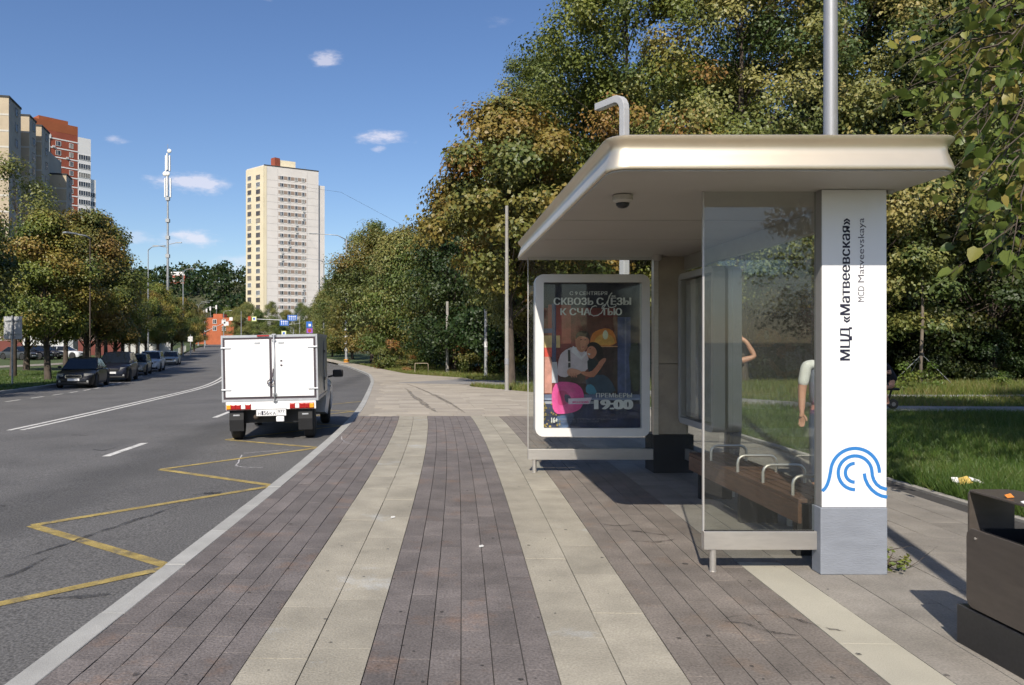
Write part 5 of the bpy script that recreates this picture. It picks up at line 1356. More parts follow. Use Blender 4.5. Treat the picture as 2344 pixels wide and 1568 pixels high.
class Face:
    """a facade: origin, direction along it; u metres along, z up, d outwards"""
    def __init__(s, p0, p1, loc):
        s.o = Vector((p0[0] - loc[0], p0[1] - loc[1])); d = Vector((p1[0] - p0[0], p1[1] - p0[1])); s.L = d.length; s.d = d / s.L; s.n = Vector((s.d.y, -s.d.x))
    def p(s, u, z, out=0.0):
        q = s.o + s.d * u + s.n * out; return (q.x, q.y, z)
    def slab(s, m, u0, u1, z0, z1, t0, t1):
        return m.loft([[s.p(u0, z0, t), s.p(u1, z0, t), s.p(u1, z1, t), s.p(u0, z1, t)] for t in (t0, t1)])
    def ang(s): return math.atan2(s.d.y, s.d.x)
def part(name, mat, parent, face, rects, t0, t1):
    m = MB()
    for r in rects: face.slab(m, *r, t0, t1)
    return m.build(name, mat, parent, recenter=False)
_win = {}
def window(parent, face, u, z, w, h, mull=1, sill=True, mat='frame_pvc', out=.0):
    """window unit: pale frame proud of the wall, dark panes set back in it"""
    pm_ = random.choice(('pane', 'pane', 'pane_sky', 'pane_curtain', 'pane'))
    k = (round(w, 2), round(h, 2), mull, mat, pm_)
    if k not in _win:
        m = MB(); m.ring([(-w / 2, 0), (w / 2, 0), (w / 2, h), (-w / 2, h)], [(-w / 2 + .09, .09), (w / 2 - .09, .09), (w / 2 - .09, h - .09), (-w / 2 + .09, h - .09)], lambda a, b, t: (a, -t, b), .0, .10)
        for q in range(mull): 
            a = -w / 2 + w * (q + 1) / (mull + 1) * (1 if mull > 1 else .8); m.box(a - .04, a + .04, -.09, -.0, .09, h - .09)
        me = bpy.data.meshes.new('window'); me.from_pydata(m.v, [], m.f); me.materials.append(MATS[mat]); me.update()
        p = MB().box(-w / 2 + .05, w / 2 - .05, -.04, -.005, .05, h - .05); mp = bpy.data.meshes.new('pane'); mp.from_pydata(p.v, [], p.f); mp.materials.append(MATS[pm_]); mp.update()
        _win[k] = (me, mp)
    a, b = _win[k]
    o = add(a, 'window', parent, face.p(u, z, out)); o.rotation_euler = (0, 0, face.ang()); add(b, 'pane', o)
    return o
_acm = None
def aircon(parent, face, u, z):
    global _acm
    if _acm is None:
        m = MB().box(-.42, .42, -.35, -.02, 0, .58); _acm = bpy.data.meshes.new('air_conditioner'); _acm.from_pydata(m.v, [], m.f); _acm.materials.append(MATS['ac_grey']); _acm.update()
    o = add(_acm, 'air_conditioner', parent, face.p(u, z, .02)); o.rotation_euler = (0, 0, face.ang()); return o
def block(parent, name, foot, z0, z1, mat):
    m = MB(); m.loft([[(x, y, z) for x, y in foot] for z in (z0, z1)]); return m.build(name, mat, parent, recenter=False)

# ---- white tower
Yc = 295.0
C0 = (px(605, Yc), Yc); C1 = (px(729, 306), 306.); A1 = (px(564.5, 303), 303.)
loc = (C0[0], C0[1], 0)
TW = thing('apartment_tower', 'tall white apartment tower with cream side and taupe window bands', 'building', (loc[0], loc[1], 10))
TW.location.z = g(295) - 1
zt0 = -TW.location.z
zb, ztop = pz(735, Yc) + zt0 - 4, pz(377, Yc) + zt0
loc = tuple(TW.location)
rel = lambda p: (p[0] - loc[0], p[1] - loc[1])
B1_ = (C1[0] + (A1[0] - C0[0]), C1[1] + (A1[1] - C0[1]))
block(TW, 'wall', [rel(C0), rel(C1), rel(B1_), rel(A1)], 0, ztop, 'wall_white')
F = Face(C0, C1, loc); Lf = Face(A1, C0, loc)
part('roof_edge', 'tar', TW, F, [(-.1, F.L + .1, ztop - .3, ztop + .15)], -.3, .06)
part('lift_house', 'wall_cream', TW, F, [(5.2, 13.2, ztop + .152, ztop + 3.0)], -8, -2)
part('chimney', 'brick_red', TW, Lf, [(Lf.L - 2.2, Lf.L + .4, ztop + .16, ztop + 3.6)], -7, -4.6)
part('side_wing', 'wall_white', TW, F, [(F.L + .02, F.L + 3.0, 0, ztop - 5.5)], -9, -1.0)
# cream outer leaf of the left side with two rows of loggias
part('cream_side', 'wall_cream', TW, Lf, [(0, Lf.L, 0, ztop - .5)], .0, .35)
part('corner_strip', 'wall_cream', TW, F, [(0, .9, 0, ztop - .45)], .0, .12)
fh = 2.79
nfl = int((ztop - 3) / fh)
m = MB()
for k in range(nfl):
    z = ztop - 4.9 - k * fh
    if z < 1: break
    if k >= 0:
        part('window_band', 'panel_taupe', TW, F, [(5.6, 16.9, z - .05, z + 1.28)], .0, .05) if k < nfl - 4 else None
        for q, u in enumerate((6.9, 9.85, 12.75, 15.6)):
            window(TW, F, u, z - .12, 1.25 if q else 1.45, 1.5, 1, out=.055)
            if (k * 7 + q * 3) % 11 in (0, 4) and k > 2: aircon(TW, F, u + .3, z - .95)
    F.slab(m, 0.95, F.L - .1, z - .72, z - .67, .0, .03)
    for q, (u0, u1) in enumerate(((1.2, 3.7), (Lf.L - 4.9, Lf.L - 2.3))):
        window(TW, Lf, (u0 + u1) / 2, z - .3 + (.35 if q == 0 else 0), u1 - u0, 1.75, 2, out=.36, mat='panel_taupe' if (k * 5 + q) % 3 else 'frame_pvc')
        if (k + q) % 5 == 2: aircon(TW, Lf, u0 + .4, z - 1.0)
for u in (5.3, 17.3): F.slab(m, u, u + .05, 1, ztop - 1, .0, .031)
m.build('panel_joints', 'seam', TW, recenter=False)
for u in (3.0, 9.5): part('aerial', 'galv', TW, F, [(u + 8, u + 8.1, ztop + .2, ztop + 4.6 - u * .3)], -3, -2.9)

# ---- red brick tower
Yr = 247.
R0, R1 = (px(84, Yr), Yr), (px(178, 257), 257.)
R2 = (px(204, 262), 262.)
RB = thing('brick_tower', 'tall red brick apartment tower with white glazed balconies at left', 'building', (R0[0], R0[1], T(R0[0], Yr) - 1))
loc = tuple(RB.location); zt = pz(292, Yr) - loc[2]
rel = lambda p: (p[0] - loc[0], p[1] - loc[1])
dv = Vector((R1[0] - R0[0], R1[1] - R0[1])).normalized(); nb = Vector((-dv.y, dv.x))
back = lambda p, d: (p[0] + nb.x * d, p[1] + nb.y * d)
Rm = (R0[0] - dv.x * 8, R0[1] - dv.y * 8)
block(RB, 'wall', [rel(Rm), rel(R1), rel(back(R1, 16)), rel(back(Rm, 16))], 0, zt, 'brick_red')
F = Face(R0, R1, loc); FB = Face(R1, R2, loc)
part('parapet', 'roof_red', RB, F, [(-8, F.L, zt + .01, zt + 3.0)], -15, .02)
part('upper_parapet', 'roof_red', RB, F, [(.8, F.L - 3.0, zt + 3.02, zt + 4.3)], -14, -.5)
part('arched_gable', 'trim_white', RB, F, [(2.0, 4.4, zt - 2.6, zt - 1.4), (2.2, 4.2, zt - 1.4, zt - 1.1)], .03, .3)
bw = 4.4
block(RB, 'balcony_tower', [rel(R1), rel((R1[0] + dv.x * bw, R1[1] + dv.y * bw)), rel(back((R1[0] + dv.x * bw, R1[1] + dv.y * bw), 8)), rel(back(R1, 8))], 0, zt - .3, 'trim_white')
R3 = (R1[0] + dv.x * (bw + .01), R1[1] + dv.y * (bw + .01))
block(RB, 'balcony_wing', [rel(back(R3, .8)), rel(back((R3[0] + dv.x * 2.1, R3[1] + dv.y * 2.1), .8)), rel(back((R3[0] + dv.x * 2.1, R3[1] + dv.y * 2.1), 8)), rel(back(R3, 8))], 0, zt - 13.6, 'trim_white')
FB = Face(R1, (R1[0] + dv.x * bw, R1[1] + dv.y * bw), loc); FW = Face(back(R3, .8), back((R3[0] + dv.x * 2.1, R3[1] + dv.y * 2.1), .8), loc)
fh = 3.0
for k in range(20):
    z = zt - 4.6 - k * fh
    if z < 2: break
    part('floor_band', 'trim_white', RB, F, [(-8, F.L, z + 2.05, z + 2.42)], .0, .08)
    for u, w in ((-5.8, 1.9), (7.0, 1.7), (11.2, 1.3)): window(RB, F, u + F.L - 13.4, z, w, 1.6, 1, out=.0)
    if k < 3: part('bay_panel', 'trim_white', RB, F, [(F.L - 12.2, F.L - 9.2, z - .9, z + 2.04)], .0, .25)
    window(RB, F, F.L - 10.7, z, 1.9, 1.6, 1, out=.26 if k < 3 else 0)
    if k > 0: window(RB, FB, bw / 2, z - .1, bw - .4, 1.7, 4)
    if k > 4: window(RB, FW, 1.05, z - .1, 1.7, 1.6, 1)
    for q, u in enumerate((F.L - 7.9, F.L - 3.5)):
        if (k * 3 + q * 5) % 4 == 0: aircon(RB, F, u, z - .75)

# ---- stepped beige panel block at the left edge
Yb = 131.
LB = thing('panel_block', 'beige stepped panel apartment block at the left picture edge', 'building', (px(20.5, Yb), Yb, T(-72, Yb) - 1), R(13))
zt = pz(224, Yb) - LB.location.z
LBm = lambda nm, mt, *r: MB().box(*r).build(nm, mt, LB, recenter=False)
LBm('core', 'wall_shadeside', -16, -2.2, 2.0, 46, 0, zt - .6)
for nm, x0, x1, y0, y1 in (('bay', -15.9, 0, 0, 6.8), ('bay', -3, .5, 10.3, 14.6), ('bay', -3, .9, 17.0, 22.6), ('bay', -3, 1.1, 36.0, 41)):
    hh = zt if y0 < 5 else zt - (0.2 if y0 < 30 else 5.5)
    b_ = MB().box(x0, x1, y0, y1, 0, hh).build('bay', 'wall_shadeside', LB, recenter=False)
    MB().box(x0, x1 + .0, y0 - .12, y0 - .002, 0, hh - .01).build('end_wall', 'wall_beige', LB, recenter=False)
    for k in range(1, 16): MB().box(x0, x1 + .0, y0 - .16, y0 - .121, hh - 2.75 * k - .3, hh - 2.75 * k).build('floor_joint', 'wall_joint', LB, recenter=False)
    LBm('roof_edge', 'tar', x0 - .1, x1 + .12, y0 - .2, y1 + .1, hh + .01, hh + .35)
    fc = Face((x1 + LB.location.x, y0 + LB.location.y), (x1 + LB.location.x, y1 + LB.location.y), LB.location)
    for k in range(14): window(LB, fc, (y1 - y0) * .6, hh - 2.0 - 2.75 * k, 1.5, 1.5, 1, mat='wall_shadeside')
fcs = Face((LB.location.x - 15.9, LB.location.y), (LB.location.x, LB.location.y), LB.location)

# ---- far red tower, orange low building, pink building, fence
o = thing('distant_tower', 'distant red and white tower block above the street trees', 'building', (px(408, 420), 420, g(420)))
hz = pz(622, 420) - o.location.z
MB().box(-4.5, 3.6, 0, 14, 0, hz - 2).build('wall', 'brick_red', o, recenter=False); MB().box(-4.2, 3.2, .5, 13, hz - 1.99, hz).build('roof_storey', 'trim_white', o, recenter=False)
fc = Face((o.location.x - 4.5, 420), (o.location.x + 3.6, 420), o.location)
for k in range(9):
    MB().box(-4.5, 3.6, -.1, -.001, hz - 5.3 - 3 * k, hz - 4.9 - 3 * k).build('floor_band', 'trim_white', o, recenter=False)
    for u in (1.6, 4.0, 6.4): window(o, fc, u, hz - 4.7 - 3 * k, 1.3, 1.5, 1)
o = thing('orange_building', 'low orange brick building with rooftop aerials beyond the junction', 'building', (px(487, 205), 205, g(205) + .2))
zz = lambda r: pz(r, 205) - o.location.z
MB().box(-4.6, 5.6, 0, 12, -1, zz(727)).build('wall', 'brick_orange', o, recenter=False); MB().box(-.3, 2.2, 1.5, 6, zz(727) + .01, zz(718)).build('stair_house', 'brick_orange', o, recenter=False)
MB().box(-3.9, -.6, 1.2, 5, zz(727) + .01, zz(724)).build('roof_kerb', 'tar', o, recenter=False)
fc = Face((o.location.x - 4.6, 205), (o.location.x + 5.6, 205), o.location)
for u in (1.4, 5.1, 7.6): window(o, fc, u, zz(757), 1.0, 1.3, 1); window(o, fc, u, zz(741), 1.0, 1.2, 1)
for q, (u, r) in enumerate(((-2.9, 712), (-2.2, 708), (-1.2, 703), (.4, 700))):
    MB().tube([(u, 2, zz(725)), (u, 2, zz(r - 3))], .06, 6).build('aerial_pole', 'galv', o, recenter=False)
    MB().box(u - .2, u + .2, 1.75, 1.93, zz(r + 7), zz(r - 2)).build('aerial_panel', 'trim_white', o, recenter=False)
Yp = 112.
o = thing('pink_building', 'low pinkish building with dark red plinth behind the street trees', 'building', (px(150, Yp), Yp, T(-60, Yp)), R(6))
MB().box(-20, 8, 0, 14, 1.8, 9.0).build('wall', 'pink_wall', o, recenter=False); MB().box(-20.05, 8.05, -.06, 14, -.5, 1.79).build('plinth', 'plinth_red', o, recenter=False)
for u in (-15, -9, 1.4, 5.6): MB().box(u, u + .22, -.1, -.001, 1.8, 8.9).build('pilaster', 'wall_joint', o, recenter=False)
fc = Face((o.location.x - 20, Yp), (o.location.x + 8, Yp), o.location)
for u in (3.5, 8, 14, 19, 24.8): window(o, fc, u, 4.2, 1.6, 1.6, 1)
Yt = 101.
o = thing('box_trailer', 'white box trailer standing behind the yard cars', 'trailer', (px(104, Yt), Yt, T(-51, Yt)), R(4))
MB().box(-2.9, 2.5, 0, 2.3, .9, 3.0).build('box_body', 'fence_white', o, recenter=False)
for u in (-1.0, .6): MB().box(u, u + .06, -.03, -.001, .95, 2.95).build('side_rib', 'galv', o, recenter=False)
for u in (-2.0, -1.2, 1.6): wheel(o, u, .2, .45, .25, -1).rotation_euler = (0, 0, R(90))
MB().box(2.52, 3.4, .3, 2.0, .5, 2.7).build('rear_frame', 'galv', o, recenter=False)
o = thing('panel_fence', 'white panel fence behind the street tree trunks', 'fence', (px(285, 105), 105, T(-42, 105)), R(20))
for k in range(4):
    MB().box(k * 1.5, k * 1.5 + 1.44, 0, .05, .15, 2.0).build('fence_panel', 'fence_white', o, recenter=False); MB().box(k * 1.5 - .06, k * 1.5, -.03, .08, 0, 2.1).build('fence_post', 'galv', o, recenter=False)

# hill with wood
hp = []
for i in range(40):
    for j in range(16):
        x = -260 + i * 12.; y = 320 + j * 16.; hh = 8 + 19 * math.exp(-((x + 130) / 85) ** 2) * min(1, max(0, (y - 320) / 90)) + 12 * min(1, max(0, (y - 330) / 120))
        hp.append((x, y, hh - 2 if j else 2))
me = np_mesh('hill', np.array(hp), np.array([(a * 16 + b, (a + 1) * 16 + b, (a + 1) * 16 + b + 1, a * 16 + b + 1) for a in range(39) for b in range(15)]), 'soil')
struct(add(me, 'hill'))
rng = np.random.default_rng(77); P = []; TT = []
for i in range(620):
    x, y = rng.uniform(-235, 190), rng.uniform(330, 470)
    hh = 6 + 19 * math.exp(-((x + 130) / 85) ** 2) * min(1, max(0, (y - 320) / 90)) + 12 * min(1, max(0, (y - 330) / 120))
    ht, r = rng.uniform(8, 13), rng.uniform(3.2, 5); k = 90
    d = rng.normal(size=(k, 3)); d /= np.linalg.norm(d, axis=1)[:, None]; d[:, 2] = d[:, 2] * .5 * ht / r * .9; d *= r * rng.uniform(.7, 1.05, (k, 1))
    P.append(np.array([x, y, hh + ht * .55]) + d); TT.append(np.clip(rng.normal(rng.normal(.4, .22), .1, k), 0, 1))
V, Fc, A = leaves_from(np.concatenate(P), 1.5, rng, tint=np.concatenate(TT), aspect=.9)
tag(add(np_mesh('distant_wood', V, Fc, 'leaf_dark', A), 'distant_wood'), 'dark green wood covering the distant hill', 'wood', kind='stuff')
# trees between the junction and the tower
for i, (c, y, k, s, lab) in enumerate([(545, 190, 0, .95, 'tree left of the white tower foot'), (590, 215, 2, 1.15, 'tree below the cream side of the tower'), (622, 200, 3, .85, 'tree before the white tower'), (655, 235, 0, 1.0, 'tree before the tower right part'), (690, 190, 3, .8, 'small tree left of the blue lane signs pole'), (520, 240, 2, 1.3, 'tree beyond the orange building'), (566, 250, 0, 1.3, 'farther tree below the tower'), (438, 175, 1, .9, 'tree near the double armed lamp'), (640, 170, 2, .7, 'bushy low tree behind the van roof')]):
    plant_tree('junction_tree', lab, P_low[k], px(c, y), y, s, s, i, 'trees around the far junction', z=g(y) - .2)

# ------------------------------------------------------------------ mast, lamps, signs
Ym = 120.
MS = thing('antenna_mast', 'tall slim antenna mast with white panel aerials above the street trees', 'mast', (px(384, Ym), Ym, T(-41, Ym)))
zz = lambda r: pz(r, Ym) - MS.location.z
MB().tube([(0, 0, -.2), (0, 0, 3)], .34, 14).build('base_tube', 'trim_white', MS, smooth=True, recenter=False)
MB().tube([(0, 0, 3.0), (0, 0, zz(600)), (0, 0, zz(440)), (0, 0, zz(352))], [.24, .18, .12, .09], 10).build('tube', 'galv', MS, smooth=True, recenter=False)
MB().tube([(0, 0, zz(352)), (0, 0, zz(330))], .04, 6).build('top_spike', 'galv', MS, recenter=False)
for k, (a, r0, r1) in enumerate([(-.30, 356, 392), (.30, 356, 392), (.0, 352, 390), (-.42, 408, 452), (.42, 408, 452), (.0, 405, 450)]):
    MB().box(a - .11, a + .11, -.42 if a == 0 else -.14, -.20 if a == 0 else .14, zz(r1), zz(r0)).build('panel_aerial', 'trim_white', MS, bev=.04, recenter=False)
for a, r, q in ((.35, 347, .34), (-.3, 399, .4), (.1, 399, .36)):
    MB().lathe([(q * .3, .12), (q, -.02), (q * .95, -.1), (q * .2, -.12)], (a, -.3, zz(r)), 16, axis='y').build('dish_aerial', 'trim_white', MS, smooth=True, recenter=False)
for r in (455, 505, 544, 586): MB().box(-.28, .28, -.28, .28, zz(r + 4), zz(r - 4)).build('bracket_box', 'galv', MS, recenter=False)
for s_, r in ((-1, 563), (1, 556)):
    MB().tube([(0, 0, zz(r + 4)), (s_ * 1.4, -.2, zz(r))], .05, 6).build('lamp_arm', 'galv', MS, recenter=False); MB().cbox((s_ * 1.8, -.25, zz(r)), (.9, .3, .12)).build('lamp_head', 'galv', MS, recenter=False)

def street_lamp(label, c, Y, rows, arms, r=.09, group='street lamps along the road', mat='galv', stripes=False):
    x = px(c, Y); z0 = T(x, Y); o = thing('street_lamp', label, 'lamp post', (x, Y, z0), 0, group); H_ = pz(rows, Y) - z0
    MB().lathe([(r * 1.8, -.1), (r * 1.8, .25), (r * 1.1, .3), (r, 1.5), (r * .6, H_)], n=12).build('shaft', mat, o, smooth=True, autosmooth=35)
    for ax, ay, dz in arms:
        MB().tube([(0, 0, H_ - .05), (ax * .3, ay * .3, H_ + dz * .8), (ax, ay, H_ + dz)], [.05, .045, .035], 6).build('arm', 'galv', o, smooth=True)
        d = Vector((ax, ay, 0)).normalized(); q = Vector((ax, ay, H_ + dz)) + d * .35
        MB().cbox(q, (.75, .3, .1), rz=math.atan2(ay, ax)).build('lamp_head', 'galv', o, bev=.03)
    if stripes:
        for k in range(9):
            MB().lathe([(r * 1.22, 1.2 + k * .34), (r * 1.22, 1.37 + k * .34)], n=12).build('stripe_band', 'black_matt' if k % 2 else 'trim_white', o)
        for k in range(3): MB().lathe([(r * 1.9, .0 + k * .1), (r * 1.9, .098 + k * .1)], n=12).build('base_band', ('lamp_amber', 'black_matt', 'lamp_amber')[k], o)
    return o
street_lamp('lamp post with black and white stripes at the walkway bend', 793, 79, 548, [(-3.0, -.6, .5)], .15, stripes=True)
street_lamp('grey pole with flat lamp head buried in the left tree crowns', 206, 44, 545, [(-.45, -.8, .12)], .045, mat='bark')
street_lamp('slim lamp post rising from the middle of the tree row', 339, 92, 572, [(1.6, -.5, .4)], .09)
street_lamp('lamp post at the end of the street tree row', 419, 118, 622, [(1.2, -.4, .4)], .09)
street_lamp('lamp post with three curved arms beyond the junction', 454, 185, 700, [(3.0, -.5, 1.2), (2.6, -1.6, .7), (-1, 1, .3)], .14)
street_lamp('thin lamp post in front of the orange building', 470, 190, 708, [(1.8, 0, .5)], .1)
street_lamp('lamp post between the orange building and the tower', 512, 178, 715, [(1.2, 0, .4)], .1)
street_lamp('lamp post left of the white tower foot', 552, 170, 712, [], .1)
street_lamp('lamp post half hidden behind the striped one', 741, 115, 600, [(-2.6, -.4, .5)], .13)
o = lamp_pole('lamp_column', 'tall light grey pole on the grass tip left of the shelter', px(1160, 26.2), 26.2, 6.3, .068, .055, 'concrete', 'poles beside the walkway'); 
o2 = lamp_pole('short_post', 'shorter grey post with a white sticker behind the grass tip', px(1112, 42), 42, pz(708, 42) - T(3, 42), .09, .085, 'galv', 'poles beside the walkway')
MB().lathe([(.093, 1.6), (.093, 1.9)], n=14).build('sticker', 'trim_white', o2)
lamp_pole('short_post', 'farther plain grey post under the trees beside the walkway', px(1024, 49.5), 49.5, pz(690, 49.5) - T(1, 49.5), .10, .09, 'concrete', 'poles beside the walkway')
for p_ in (o,):
    MB().lathe([(.075, .9), (.075, 1.1)], n=14).build('clamp_band', 'pole_grey', p_)

# blank sign seen from behind
Y = 38.; x = px(28, Y); o = thing('road_sign', 'back of a large blank square road sign on a post', 'sign', (x, Y, T(x, Y)))
MB().lathe([(.045, -.1), (.045, pz(722, Y) - T(x, Y))], n=10).build('post', 'galv', o)
MB().box(-.45, .45, .05, .07, pz(776, Y) - T(x, Y), pz(724, Y) - T(x, Y)).build('sign_plate', 'pole_light', o)
for r in (735, 765): MB().box(-.4, .4, .02, .049, pz(r, Y) - T(x, Y), pz(r, Y) - T(x, Y) + .04).build('sign_bracket', 'galv', o)
M('sign_blue', (.02, .12, .45), .5, var=0); M('sign_violet', (.28, .1, .45), .5, var=0); M('sign_lime', (.55, .62, .2), .5, var=0); M('light_red', (.4, .06, .02), .4, var=0)
def signpost(name, label, c, Y, top, plates, arm=None, cat='sign', group=None):
    x = px(c, Y); z0 = T(x, Y); o = thing(name, label, cat, (x, Y, z0), 0, group); H_ = pz(top, Y) - z0
    MB().lathe([(.09, -.1), (.07, H_)], n=10).build('post', 'galv', o)
    if arm is not None: MB().tube([(0, 0, pz(arm[1], Y) - z0), (px(arm[0], Y) - x, 0, pz(arm[2], Y) - z0)], [.07, .05], 8).build('arm', 'galv', o)
    for kind, a, b, w, h in plates:       # plate centre in photo columns and rows, size in metres
        X, Z = px(a, Y) - x, pz(b, Y) - z0
        bl = MB().box(X - w / 2, X + w / 2, -.14, -.11, Z - h / 2, Z + h / 2)
        if kind == 'lanes':
            s_ = bl.build('lane_sign', 'sign_blue', o)
            for q in (-.3, -.1, .1, .3):
                MB().box(X + q * w - .04, X + q * w + .04, -.15, -.141, Z - h * .35, Z + h * .2).build('arrow', 'trim_white', o)
                MB().prism([(X + q * w - .14, Z + h * .2), (X + q * w + .14, Z + h * .2), (X + q * w, Z + h * .42)], lambda u, v, t: (u, t, v), -.15, -.141).build('arrow_head', 'trim_white', o)
        elif kind == 'lime':
            bl.build('backboard', 'sign_lime', o); MB().box(X - w * .36, X + w * .36, -.16, -.141, Z - h * .36, Z + h * .36).build('sign_face', 'trim_white', o)
            MB().box(X - w * .22, X + w * .2, -.17, -.161, Z - h * .2, Z + h * .24).build('pictogram', 'sign_blue', o)
        elif kind == 'light':
            MB().box(X - w / 2, X + w / 2, -.3, -.05, Z - h / 2, Z + h / 2).build('signal_housing', 'black_matt', o)
            for q, mt in ((.3, 'light_red'), (0, 'trim_dark'), (-.3, 'trim_dark')): MB().lathe([(w * .32, -.33), (w * .34, -.301)], (X, 0, Z + q * h), 12, axis='y').build('signal_lens', mt, o)
        else:
            bl.build('sign_plate', {'white': 'trim_white', 'blue': 'sign_blue', 'violet': 'sign_violet', 'red': 'light_red'}[kind], o)
            if kind == 'blue': MB().box(X - w * .1, X + w * .3, -.15, -.141, Z - h * .3, Z + h * .1).build('sign_symbol', 'trim_white', o)
            if kind == 'violet': MB().lathe([(w * .3, -.15), (w * .3, -.141)], (X, 0, Z), 14, axis='y').build('sign_symbol', 'light_red', o)
    return o
gs = 'signs and signals at the far junction'
signpost('traffic_signal', 'signal gantry with pale green framed sign left of the tower', 672, 140, 722, [('lime', 582, 730, .85, .85), ('red', 571, 729, .5, .8)], (580, 734, 730), 'traffic signal', gs)
signpost('lane_sign_gantry', 'gantry with two blue lane arrow signs above the van roof', 686, 128, 724, [('lanes', 651, 739, 1.5, .95), ('lanes', 669, 728, 1.6, 1.0), ('lime', 650, 763, .8, .8)], (648, 740, 744), 'sign', gs)
signpost('road_sign', 'blue sign above a violet one right over the van', 708, 96, 735, [('blue', 708, 743, .75, .75), ('violet', 709, 757, .75, .6)], None, 'sign', gs)
signpost('traffic_signal', 'signal mast with white boards reaching over the road left of van', 468, 165, 736, [('white', 529, 730, .7, .7), ('white', 518, 741, 1.0, .8), ('white', 512, 737, .8, .7), ('light', 469, 766, .5, 1.1)], (528, 760, 732), 'traffic signal', gs)
signpost('road_sign', 'small white square sign by the railing', 436, 122, 766, [('white', 436, 776, .75, .8)], None, 'sign', gs)
signpost('road_sign', 'slim pole with flat grey top behind the beige car', 318, 76, 757, [], None, 'sign', None)
# railing along the far kerb
o = thing('railing', 'white metal railing along the far kerb before the junction', 'railing', (XL(112) - .4, 112, zleft(XL(112) - .4, 112)))
for k in range(12):
    y = 112 + k * 2.4; x = XL(y) - .4; z = zleft(x, y)
    a = Vector((x, y, z)) - Vector(o.location)
    MB().box(a.x - .03, a.x + .03, a.y - .03, a.y + .03, a.z, a.z + 1.05).build('post', 'trim_white', o)
    if k:
        for h in (.2, .6, 1.02): MB().tube([b_ + Vector((0, 0, h)), a + Vector((0, 0, h))], .022, 5).build('rail', 'trim_white', o)
    b_ = a
# low pipe frame in the grass
x = px(965, 47); o = thing('pipe_frame', 'low bent pipe frame standing in the roadside grass', 'barrier', (x, 47, T(x, 47)))
MB().tube([(-.4, 0, .62), (.35, 0, .62), (.4, 0, .57), (.4, 0, -.05)], .018, 6).build('pipe', 'wall_beige', o, smooth=True); MB().tube([(-.4, 0, .62), (-.42, 0, -.05)], .018, 6).build('leg', 'wall_beige', o)
# overhead cable from tower to lamp
tag(W().tube([(px(640, 295), 295, pz(420, 295)), (px(780, 240), 240, pz(440, 240)), (px(930, 180), 180, pz(520, 180)), (px(1100, 150), 150, pz(600, 150))], .03, 4).build('overhead_cable', 'black_matt'), 'thin overhead cable crossing the sky right of the white tower', 'cable')
# ------------------------------------------------------------------ people
M('skin', (.52, .27, .18), .5, var=.08, scale=12, local=True); M('hair_dark', (.03, .02, .015), .6, var=.2, scale=40, local=True)
M('shirt_white', (.70, .70, .68), .8, var=.05, scale=10, local=True); M('vest_blue', (.16, .18, .24), .85, var=.1, scale=10, local=True); M('jeans', (.03, .05, .10), .9, var=.2, scale=14, local=True)
M('shirt_black', (.014, .013, .018), .9, var=.2, scale=10, local=True); M('shorts_grey', (.06, .058, .052), .9, var=.15, scale=14, local=True); M('shoe_dark', (.03, .03, .032), .7, var=.1, local=True); M('top_dark', (.06, .03, .05), .85, var=.15, scale=10, local=True)
M('eye_dark', (.02, .015, .012), .2, var=0); M('lips', (.42, .14, .12), .5, var=0)
def skin_obj(name, chains, mat, parent, sub=2):
    """chains: list of point lists [(co, r) or (co, (rx, ry))]; the first joint of a chain may be the index of an earlier joint to branch from"""
    V, Rd, E, roots = [], [], [], []
    for ch in chains:
        prev = None
        if isinstance(ch[0], int): prev = ch[0]; ch = ch[1:]
        else: roots.append(len(V))
        for co, r in ch:
            V.append(co); Rd.append(r if isinstance(r, tuple) else (r, r))
            if prev is not None: E.append((prev, len(V) - 1))
            prev = len(V) - 1
    me = bpy.data.meshes.new(name); me.from_pydata(V, E, []); me.materials.append(MATS[mat])
    o = add(me, name, parent)
    s_ = o.modifiers.new('skin', 'SKIN'); s_.use_smooth_shade = True; s_.branch_smoothing = .6
    if not me.skin_vertices: me.skin_vertices.new()
    for i, d in enumerate(me.skin_vertices[0].data): d.radius = Rd[i]; d.use_root = i in roots
    ss = o.modifiers.new('subdivision', 'SUBSURF'); ss.levels = sub; ss.render_levels = sub
    return o
def hand(w, d, side, curl=.5):
    """finger chains from wrist w along unit direction d; side = unit vector across the palm towards the thumb"""
    w, d, s_ = Vector(w), Vector(d).normalized(), Vector(side).normalized(); n = d.cross(s_).normalized()
    out = []
    for k, (off, ln) in enumerate(((.030, .072), (.010, .080), (-.011, .074), (-.031, .058))):
        b = w + d * .085 + s_ * off
        p1 = b + d * ln * .45 + n * ln * .12 * curl; p2 = p1 + d * ln * .33 + n * ln * .28 * curl; p3 = p2 + d * ln * .2 + n * ln * .3 * curl
        out.append([(tuple(b - d * .03), .0095), (tuple(p1), .009), (tuple(p2), .008), (tuple(p3), .0065)])
    t0 = w + d * .035 + s_ * .025
    out.append([(tuple(t0), .012), (tuple(t0 + d * .03 + s_ * .028), .0105), (tuple(t0 + d * .062 + s_ * .034), .0085)])
    return out
